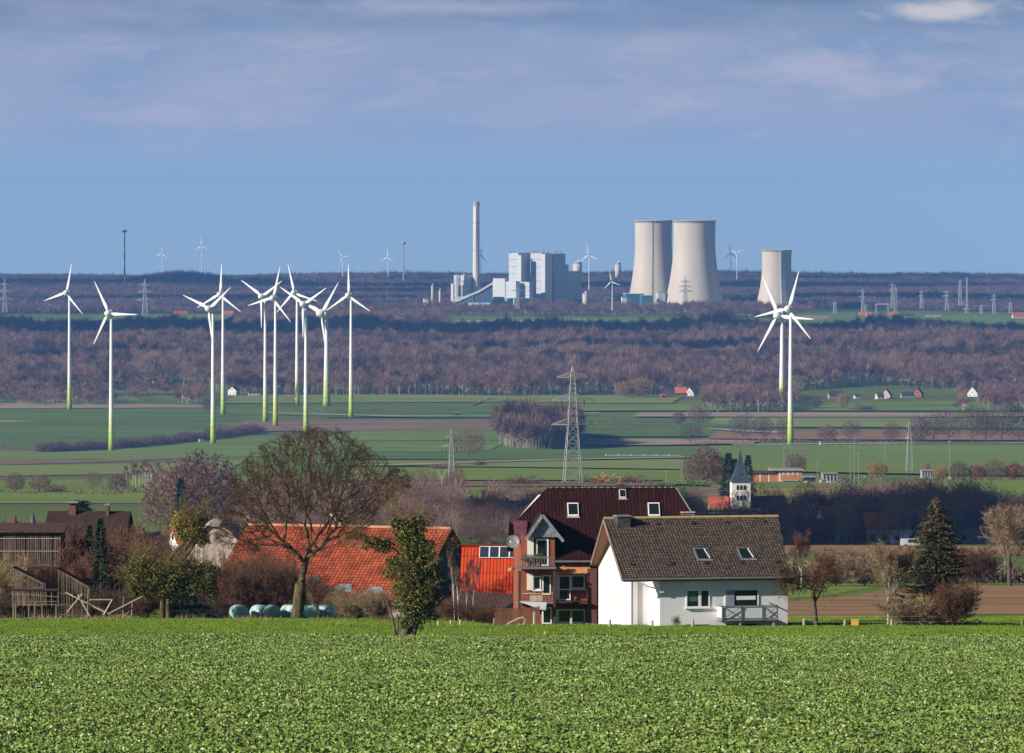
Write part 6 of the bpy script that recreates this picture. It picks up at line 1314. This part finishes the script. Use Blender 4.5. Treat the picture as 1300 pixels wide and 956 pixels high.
# ------------------------------------------------------------------ ivy clad trees
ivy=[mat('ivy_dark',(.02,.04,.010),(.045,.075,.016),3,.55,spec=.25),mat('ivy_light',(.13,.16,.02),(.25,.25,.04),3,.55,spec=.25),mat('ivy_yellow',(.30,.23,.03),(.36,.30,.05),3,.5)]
ntw0=mat('twig_olive',(.16,.12,.05),(.26,.19,.09),2,.9,spec=.05)
def clumps(px0,D,base,cl,n,size):
    s=D/F; P=[]; tot=sum(c[2]*c[3] for c in cl); pts=[];ds=[]
    for (px,row,rx,rz_,ry) in cl:
        k=int(n*rx*rz_/tot); u=rng.normal(size=(k,3)); u/=np.linalg.norm(u,axis=1,keepdims=True); q=u*(rng.random((k,1))**.45)
        lump=1+.28*np.sin(u[:,:1]*6+px)*np.cos(u[:,2:]*5+row); q=q*lump*np.array([rx*s,ry,rz_*s])*(1.22 if D>400 else 1.12)+np.array([(px-px0)*s,0,(base-row)*s]); pts.append(q)
    q=np.concatenate(pts); g=np.sin(q[:,0]*9+q[:,2]*4)*np.sin(q[:,2]*7-q[:,1]*5+1); q=q[g>-.62]; return q
def ivy_tree(name,label,px,D,base,trunks,cl,n,size,yel=.1,twn=0):
    s=D/F; t=thing(name,label,'tree',gp(px,D)); seg=[]
    for tr in trunks:
        for (a,b,r0),(c_,d,r1) in zip(tr,tr[1:]): seg.append(((a-px)*s,random.uniform(-.03,.03),(base-b)*s,(c_-px)*s,random.uniform(-.03,.03),(base-d)*s,r0,r1))
    link('trunk',mesh_np('trunk',[tubes(seg,9,0)],[M['bark_mossy'] if D>400 else bk],smooth=True),t)
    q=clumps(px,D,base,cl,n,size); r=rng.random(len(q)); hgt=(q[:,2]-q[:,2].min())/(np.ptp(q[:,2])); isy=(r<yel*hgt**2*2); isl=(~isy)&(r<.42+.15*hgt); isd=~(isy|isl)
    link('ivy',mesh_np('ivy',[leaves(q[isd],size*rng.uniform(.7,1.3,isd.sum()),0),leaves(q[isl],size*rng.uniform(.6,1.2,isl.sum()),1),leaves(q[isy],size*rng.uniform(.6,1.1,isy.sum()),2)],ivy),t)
    random.seed(int(px)); out=[[] for _ in range(4)]; tips=[]
    cfg=dict(ROUND,steps=[3,4,3,3],rmin=.006,kids=[2,2,2,0])
    for k in range(twn): 
        cc=cl[k%len(cl)]; st=Vector(((cc[0]-px)*s+random.uniform(-.3,.3),random.uniform(-.3,.3),(base-cc[1])*s)); grow(out,tips,st,Vector((random.uniform(-1,1),random.uniform(-1,.6),random.uniform(.1,.9))).normalized(),random.uniform(1.2,2.2),.035,1,cfg)
    if twn:
        a=np.array([(*q_[0],*q_[1]) for q_ in tips]); a=np.repeat(a,5,0)
        link('twigs',mesh_np('twigs',[tubes(out[1]+out[2]+out[3],3,0),spikes(a[:,:3],a[:,3:]+rng.normal(size=(len(a),3))*.5,rng.uniform(.15,.45,(len(a),1)),.018,0)],[ntw0]),t)
    return t
ivy_tree('ivy_tree','ivy smothered small tree standing in the field right at the crop edge',515,341,812,
  [[(509,814,.26),(517,800,.19),(526,784,.15),(529,750,.13),(528,690,.09),(523,655,.04)],[(521,814,.2),(526,802,.15),(533,780,.1),(535,740,.08)],[(513,813,.2),(521,798,.13),(527,785,.1)],[(502,813,.085),(500,795,.075),(496,778,.06),(489,760,.04),(480,748,.02)],[(503,812,.08),(505,797,.07),(504,780,.05)],[(528,720,.08),(508,704,.06),(490,690,.04),(476,686,.02)]],
  [(528,772,22,22,.8),(531,745,29,26,1.),(520,722,33,22,1.),(529,700,24,22,.9),(520,680,18,18,.7),(503,664,8,9,.4),(528,668,16,12,.5),(486,692,12,10,.5),(545,728,14,14,.7),(540,760,15,14,.7),(467,690,8,9,.3),(517,795,9,8,.35)],26000,.15,.10,30)
ivy_tree('ivy_tree','old pollard with two trunks and heavy mistletoe-like ivy clumps at left',209,450,790,
  [[(205,792,.26),(206,770,.22),(207,742,.2),(208,722,.17),(213,715,.15),(224,700,.14),(236,690,.12),(244,676,.08)],[(213,792,.26),(212,770,.2),(214,745,.18),(222,722,.14),(236,708,.13),(246,693,.12),(250,675,.07)],[(208,735,.12),(190,728,.08),(175,722,.05),(152,738,.02)],[(214,735,.12),(235,728,.09),(258,724,.06),(275,728,.03)],[(208,745,.1),(190,735,.06),(166,742,.03)],[(250,690,.07),(262,672,.06),(268,668,.03)]],
  [(229,664,11,13,.8),(245,668,14,13,.9),(237,680,14,11,.8),(256,685,10,11,.6),(252,662,10,8,.6),(180,722,17,13,.9),(198,728,16,12,.9),(190,740,18,9,.8),(222,735,18,18,1.),(240,728,18,13,.9),(262,728,16,11,.8),(262,742,12,9,.6),(215,752,16,12,.8),(172,735,11,8,.6),(244,745,12,10,.7),(168,748,7,12,.4),(186,756,9,10,.5),(270,752,6,12,.4),(232,758,8,9,.5)],42000,.15,.6,48)

# ------------------------------------------------------------------ spruce
def spruce(px,D,top,base,wd,label):
    s=D/F; Hh=(base-top)*s; t=thing('spruce',label,'tree',gp(px,D)); link('trunk',mesh_np('trunk',[tubes([(0,0,-.3,0,0,Hh*.5,.17,.1),(0,0,Hh*.5,0,0,Hh,.1,.015)],8,0)],[bk]),t)
    P=[];Dd=[];seg=[]; z=.25
    while z<Hh*.985:
        f=z/Hh; Lb=wd/2*(1-f)**.82*(1.05 if f>.12 else .85); nb=16 if f<.8 else 8
        for k in range(nb):
            az=random.uniform(0,6.28); L_=Lb*random.uniform(.7,1.12); dr=R(-8-14*(1-f)+35*max(0,f-.6)); p=Vector((0,0,z+random.uniform(-.08,.08))); d=Vector((math.cos(az)*math.cos(dr),math.sin(az)*math.cos(dr),math.sin(dr))); n=max(3,int(L_/.14)); 
            for i in range(n):
                q=p+d*(L_/n); seg.append((*p,*q,.02*(1-i/n)+.004,.02*(1-(i+1)/n)+.003)); d=(d+Vector((0,0,.035))).normalized()
                if i>n*.18:
                    for j in range(9): 
                        P.append(tuple(q+Vector((random.gauss(0,.05),random.gauss(0,.05),random.gauss(0,.03))))); sd_=d.cross(Vector((0,0,1)))*random.choice((-1,1)); Dd.append(tuple(d*random.uniform(.2,1)+sd_*random.uniform(.1,1)+Vector((0,0,random.uniform(-.9,.15)))))
                p=q
        z+=.17+.1*(1-f)
    P=np.array(P);Dd=np.array(Dd); n=len(P); ln=rng.uniform(.10,.24,(n,1)); r=rng.random(n)<(.08+.30*np.clip((P[:,2]/Hh-.45)*1.6,0,1))*(np.linalg.norm(P[:,:2],axis=1)>wd*.10*(1-P[:,2]/Hh)); g=~r
    link('branches',mesh_np('branches',[tubes(seg,3,2),spikes(P[g],Dd[g],ln[g],.055,0),spikes(P[r],Dd[r]-(0,0,.6),ln[r]*.8,.06,1)],[mat('spruce_needles',(.022,.034,.014),(.05,.064,.024),2,.7,spec=.3),mat('spruce_cones',(.20,.12,.05),(.28,.18,.08),2,.8),bk]),t); return t
random.seed(5); spruce(1189,394,632,797,6.6,'broad dark spruce hung with brown cones right of the white house')
# ------------------------------------------------------------------ fruit tree, bare trees and bushes near the houses
nb1=mat('bark_orchard',(.07,.055,.04),(.13,.10,.07),3,.9); ntw=mat('twig_red_brown',(.115,.058,.04),(.19,.095,.062),1,.9,spec=.05,rand=.2); nty=mat('twig_straw',(.22,.155,.09),(.32,.235,.14),1,.9,spec=.05,rand=.2); ntd=mat('twig_dark',(.075,.05,.04),(.12,.08,.06),1,.9,spec=.05,rand=.2)
def near_tree(name,label,px,D,base,top,cfg,L0,r,seed,mb,mt,twigs=5,tl=.4,tw=.02,wide=1.,cat='tree'):
    out,tips=skel(seed,L0,cfg,r); zm=max(q[0].z for q in tips); k=((base-top)*D/F)/zm; t=thing(name,label,cat,gp(px,D),random.uniform(0,6.28)); t.scale=(k*wide,k*wide,k)
    link('trunk',mesh_np('trunk',[tubes(out[0],7,0)]+[tubes(out[1],5,0)],[mb]),t); a=np.array([(*q[0],*q[1]) for q in tips]); a=np.repeat(a,twigs,0)
    link('crown',mesh_np('crown',[tubes(sum(out[2:],[]),3,0),spikes(a[:,:3]-a[:,3:]*rng.uniform(0,.5,(len(a),1)),a[:,3:]+rng.normal(size=(len(a),3))*.5+(0,0,.1),rng.uniform(.4,1.1,(len(a),1))*tl/k,tw/k,0)],[mt]),t); return t
FRU=dict(steps=[4,6,5,4],kids=[2,2,2.4,0],ang=[62,50,55,0],lenf=[.95,.5,.5,0],rf=[.6,.5,.6,0],wig=[.08,.22,.28,.3],trop=[.0,.0,.02,.0],start=[.5,.25,.2,0],max=3,rmin=.01)
VASE=dict(steps=[5,6,5,4],kids=[2.4,2.2,2,0],ang=[30,28,32,0],lenf=[.8,.5,.5,0],rf=[.5,.5,.6,0],wig=[.05,.1,.15,.2],trop=[.02,.06,.06,.05],start=[.25,.25,.2,0],max=3,rmin=.008)
near_tree('fruit_tree','crooked old fruit tree directly right of the white house',1037,388,796,700,FRU,3.4,.17,21,nb1,ntw,7,.35,.02,1.)
near_tree('bare_tree','slender pale barked tree with a fan of fine branches left of the spruce',1128,389,797,690,VASE,4.,.13,33,birch,nty,6,.5,.02,.9)
near_tree('bush','upright bare bush in front of the foot of the spruce',1212,386,797,728,SHRUB,.6,.12,44,ntd,ntw,6,.35,.022,.8,'bush')
near_tree('bush','bare twiggy bush left of the spruce foot',1160,388,797,752,SHRUB,.6,.1,45,nty,nty,5,.3,.02,1.5,'bush')
near_tree('bare_tree','bare tree with pale upright limbs behind the right end of the white house roof',1018,860,747,672,VASE,4.,.13,35,birch,ntw,6,.6,.03,.8)
near_tree('bare_tree','wide bare tree at the right edge above the brown field',1283,870,746,640,VASE,4.,.18,37,nb1,nty,7,.7,.035,1.2)
near_tree('bush','straw coloured bush behind the fruit tree',1062,880,746,700,SHRUB,.6,.1,47,nty,nty,8,.6,.035,1.3,'bush')
near_tree('bush','tall straw coloured bush behind the pale barked tree, left one',1098,880,746,686,SHRUB,.6,.1,48,nty,nty,8,.7,.035,1.2,'bush')
near_tree('bush','tall bush behind the pale barked tree, right one',1142,890,745,684,SHRUB,.6,.1,49,nty,ntw,8,.7,.035,1.2,'bush')
near_tree('bush','reddish bush right of the spruce behind the field',1240,890,745,692,SHRUB,.6,.1,50,ntd,ntw,8,.7,.035,1.2,'bush')
hedge(1000,742,1110,742,1.9,2.5,mat('hedge_evergreen',(.02,.04,.015),(.04,.065,.02),2,.8),'dark evergreen hedge beyond the green meadow',80)
hedge(1110,741,1330,741,2.6,3.,ntd,'dark twiggy hedge beyond the brown field',80)
hedge(1030,706,1330,706,2.,4.,ntw,'rusty undergrowth along the near side of the orange strip',22)
hedge(975,738,1110,738,4.5,3.,nty,'tangled straw coloured hedge behind the meadow',50); hedge(1100,736,1330,737,4.,4.,nty,'straw coloured scrub in front of the orange strip',30)
def ds(me_obj): return me_obj
# thicket at the left
SM=[]
for k,(mb_,mt_) in enumerate(((ntd,ntw),(ntd,ntw),(nty,nty),(ntd,ntd))):
    out,tips=skel(400+k,.6,SHRUB,.09); a=np.array([(*q[0],*q[1]) for q in tips]); a=np.repeat(a,7,0); P=[tubes(sum(out,[]),3,0),spikes(a[:,:3]-a[:,3:]*rng.uniform(0,.6,(len(a),1)),a[:,3:]+rng.normal(size=(len(a),3))*.6,rng.uniform(.2,.6,(len(a),1)),.02,1)]; SM.append(mesh_np('thicket_bush',P,[mb_,mt_]))
LB=[('red-brown bush at the left edge behind the weathered shed',-2,640,0,500),('tall red-brown bush behind the second slatted rack',100,672,1,470),('red-brown bush left of the dark young fir',120,660,0,474),('rust coloured bush with tan tips over the fallen poles',150,650,1,476),('tall red-brown bush between the dark house roof and the ivy pollard',168,652,1,478),('twiggy bush directly left of the ivy pollard',188,660,0,470),
  ('red-brown bush behind the ivy pollard crown',205,650,1,482),('low dark bush right of the ivy pollard in front of the plank barn',290,752,3,466),('tall brown bush in front of the left half of the red barn roof',328,678,1,468),('tall dark bush against the left end of the red barn',300,684,0,469),('red-brown bush in front of the barn roof just left of the big trunk',352,690,0,467),('brown bush left of the bales behind the big tree',314,704,0,464),('wide brown bush behind the touching bales',338,696,3,464),('brown bush behind the big trunk on the left',358,700,1,464),('low brown bush behind the right bales',420,738,2,460),
  ('tan bramble bush left of the field ivy tree',452,745,2,440),('tan bramble bush behind the field ivy tree',480,742,2,436),('brown bramble right of the field ivy tree',552,752,3,430),('brown bramble before the dark barn gable',580,752,0,425),('brown bramble before the brown lean-to',604,760,3,420),('low bramble at the left foot of the board fence',625,768,0,412),
  ('dark twiggy bush under the dark house roof',70,668,3,482),('pale brown bush at the left end of the dark house roof',52,672,0,484),('red-brown bush in front of the right end of the dark house roof',88,664,1,486),('straw coloured bush against the left side of the weathered shed',14,690,2,463),('rust coloured bush overlapping the weathered shed front',34,694,1,464),('brown bush in front of the weathered shed',45,700,0,468),('low brown bush right of the fallen poles',140,735,3,460),('low brown brush between the stakes',178,745,0,456),('low brush under the first rack',10,745,3,462)]
bbh=[max(v.co.z for v in m.vertices) for m in SM]
for lb,px,top,k,D_ in LB:
    h=(EYE-top)*D_/F-gz(D_); sc_=h/bbh[k]; o=link('bush',SM[k],None,gp(px,D_),random.uniform(0,6.28),(max(.7,sc_*.75),max(.7,sc_*.75),sc_)); tag(o,lb,'bush')
T_(127,655,790,TC[0],'dark young fir in the middle of the red-brown thicket',name='fir_tree',wide=.55,D=468); T_(113,665,790,TC[1],'narrow dark fir beside the young fir in the thicket',name='fir_tree',wide=.45,D=471)
# thin pale poles of young birches in front of the dark barn gable
for k,(px,top) in enumerate(((577,718),(582,722),(591,725),(600,728))):
    D_=424; o=link('young_birch',TB[k%2],None,gp(px,D_),k*1.3,(.12,.12,((EYE-top)*D_/F-gz(D_))/12.5)); tag(o,('thin young birch before the dark barn gable, tallest at left','thin young birch second from the left before the dark gable','thin young birch third from the left before the dark gable','shortest thin young birch before the dark barn gable')[k],'tree','young birches before the barn gable')
near_tree('bare_tree','small bare shrub tree in front of the right bales',404,444,792,735,VASE,3.,.09,52,ntd,ntw,4,.3,.02,1.)
# tufts of dry grass at the meadow edge on the left
dg=mat('dry_grass',(.30,.22,.13),(.42,.32,.2),1.5,.9); p=np.c_[rng.uniform(-40,-2,9000),rng.uniform(449,459,9000)]; p=p[rng.random(9000)<np.clip(.3+.9*np.sin(p[:,0]*.9)*np.sin(p[:,0]*.31+1),0,1)]
q=np.c_[p,gzv(p[:,1])]; d=rng.normal(size=(len(q),3))*.35+(0,0,1); o=link('dry_grass',mesh_np('dry_grass',[spikes(q,d,rng.uniform(.2,.6,(len(q),1)),.03,0)],[dg])); o['kind']='stuff'; o['label']='fringe of dry straw coloured grass along the bale row'
# dark bushes at the white house
shrublet('bush',gp(859,384.5),(.36,.3,.42),700,lfm,'small round clipped bush at the front wall of the white house','bush',.07)
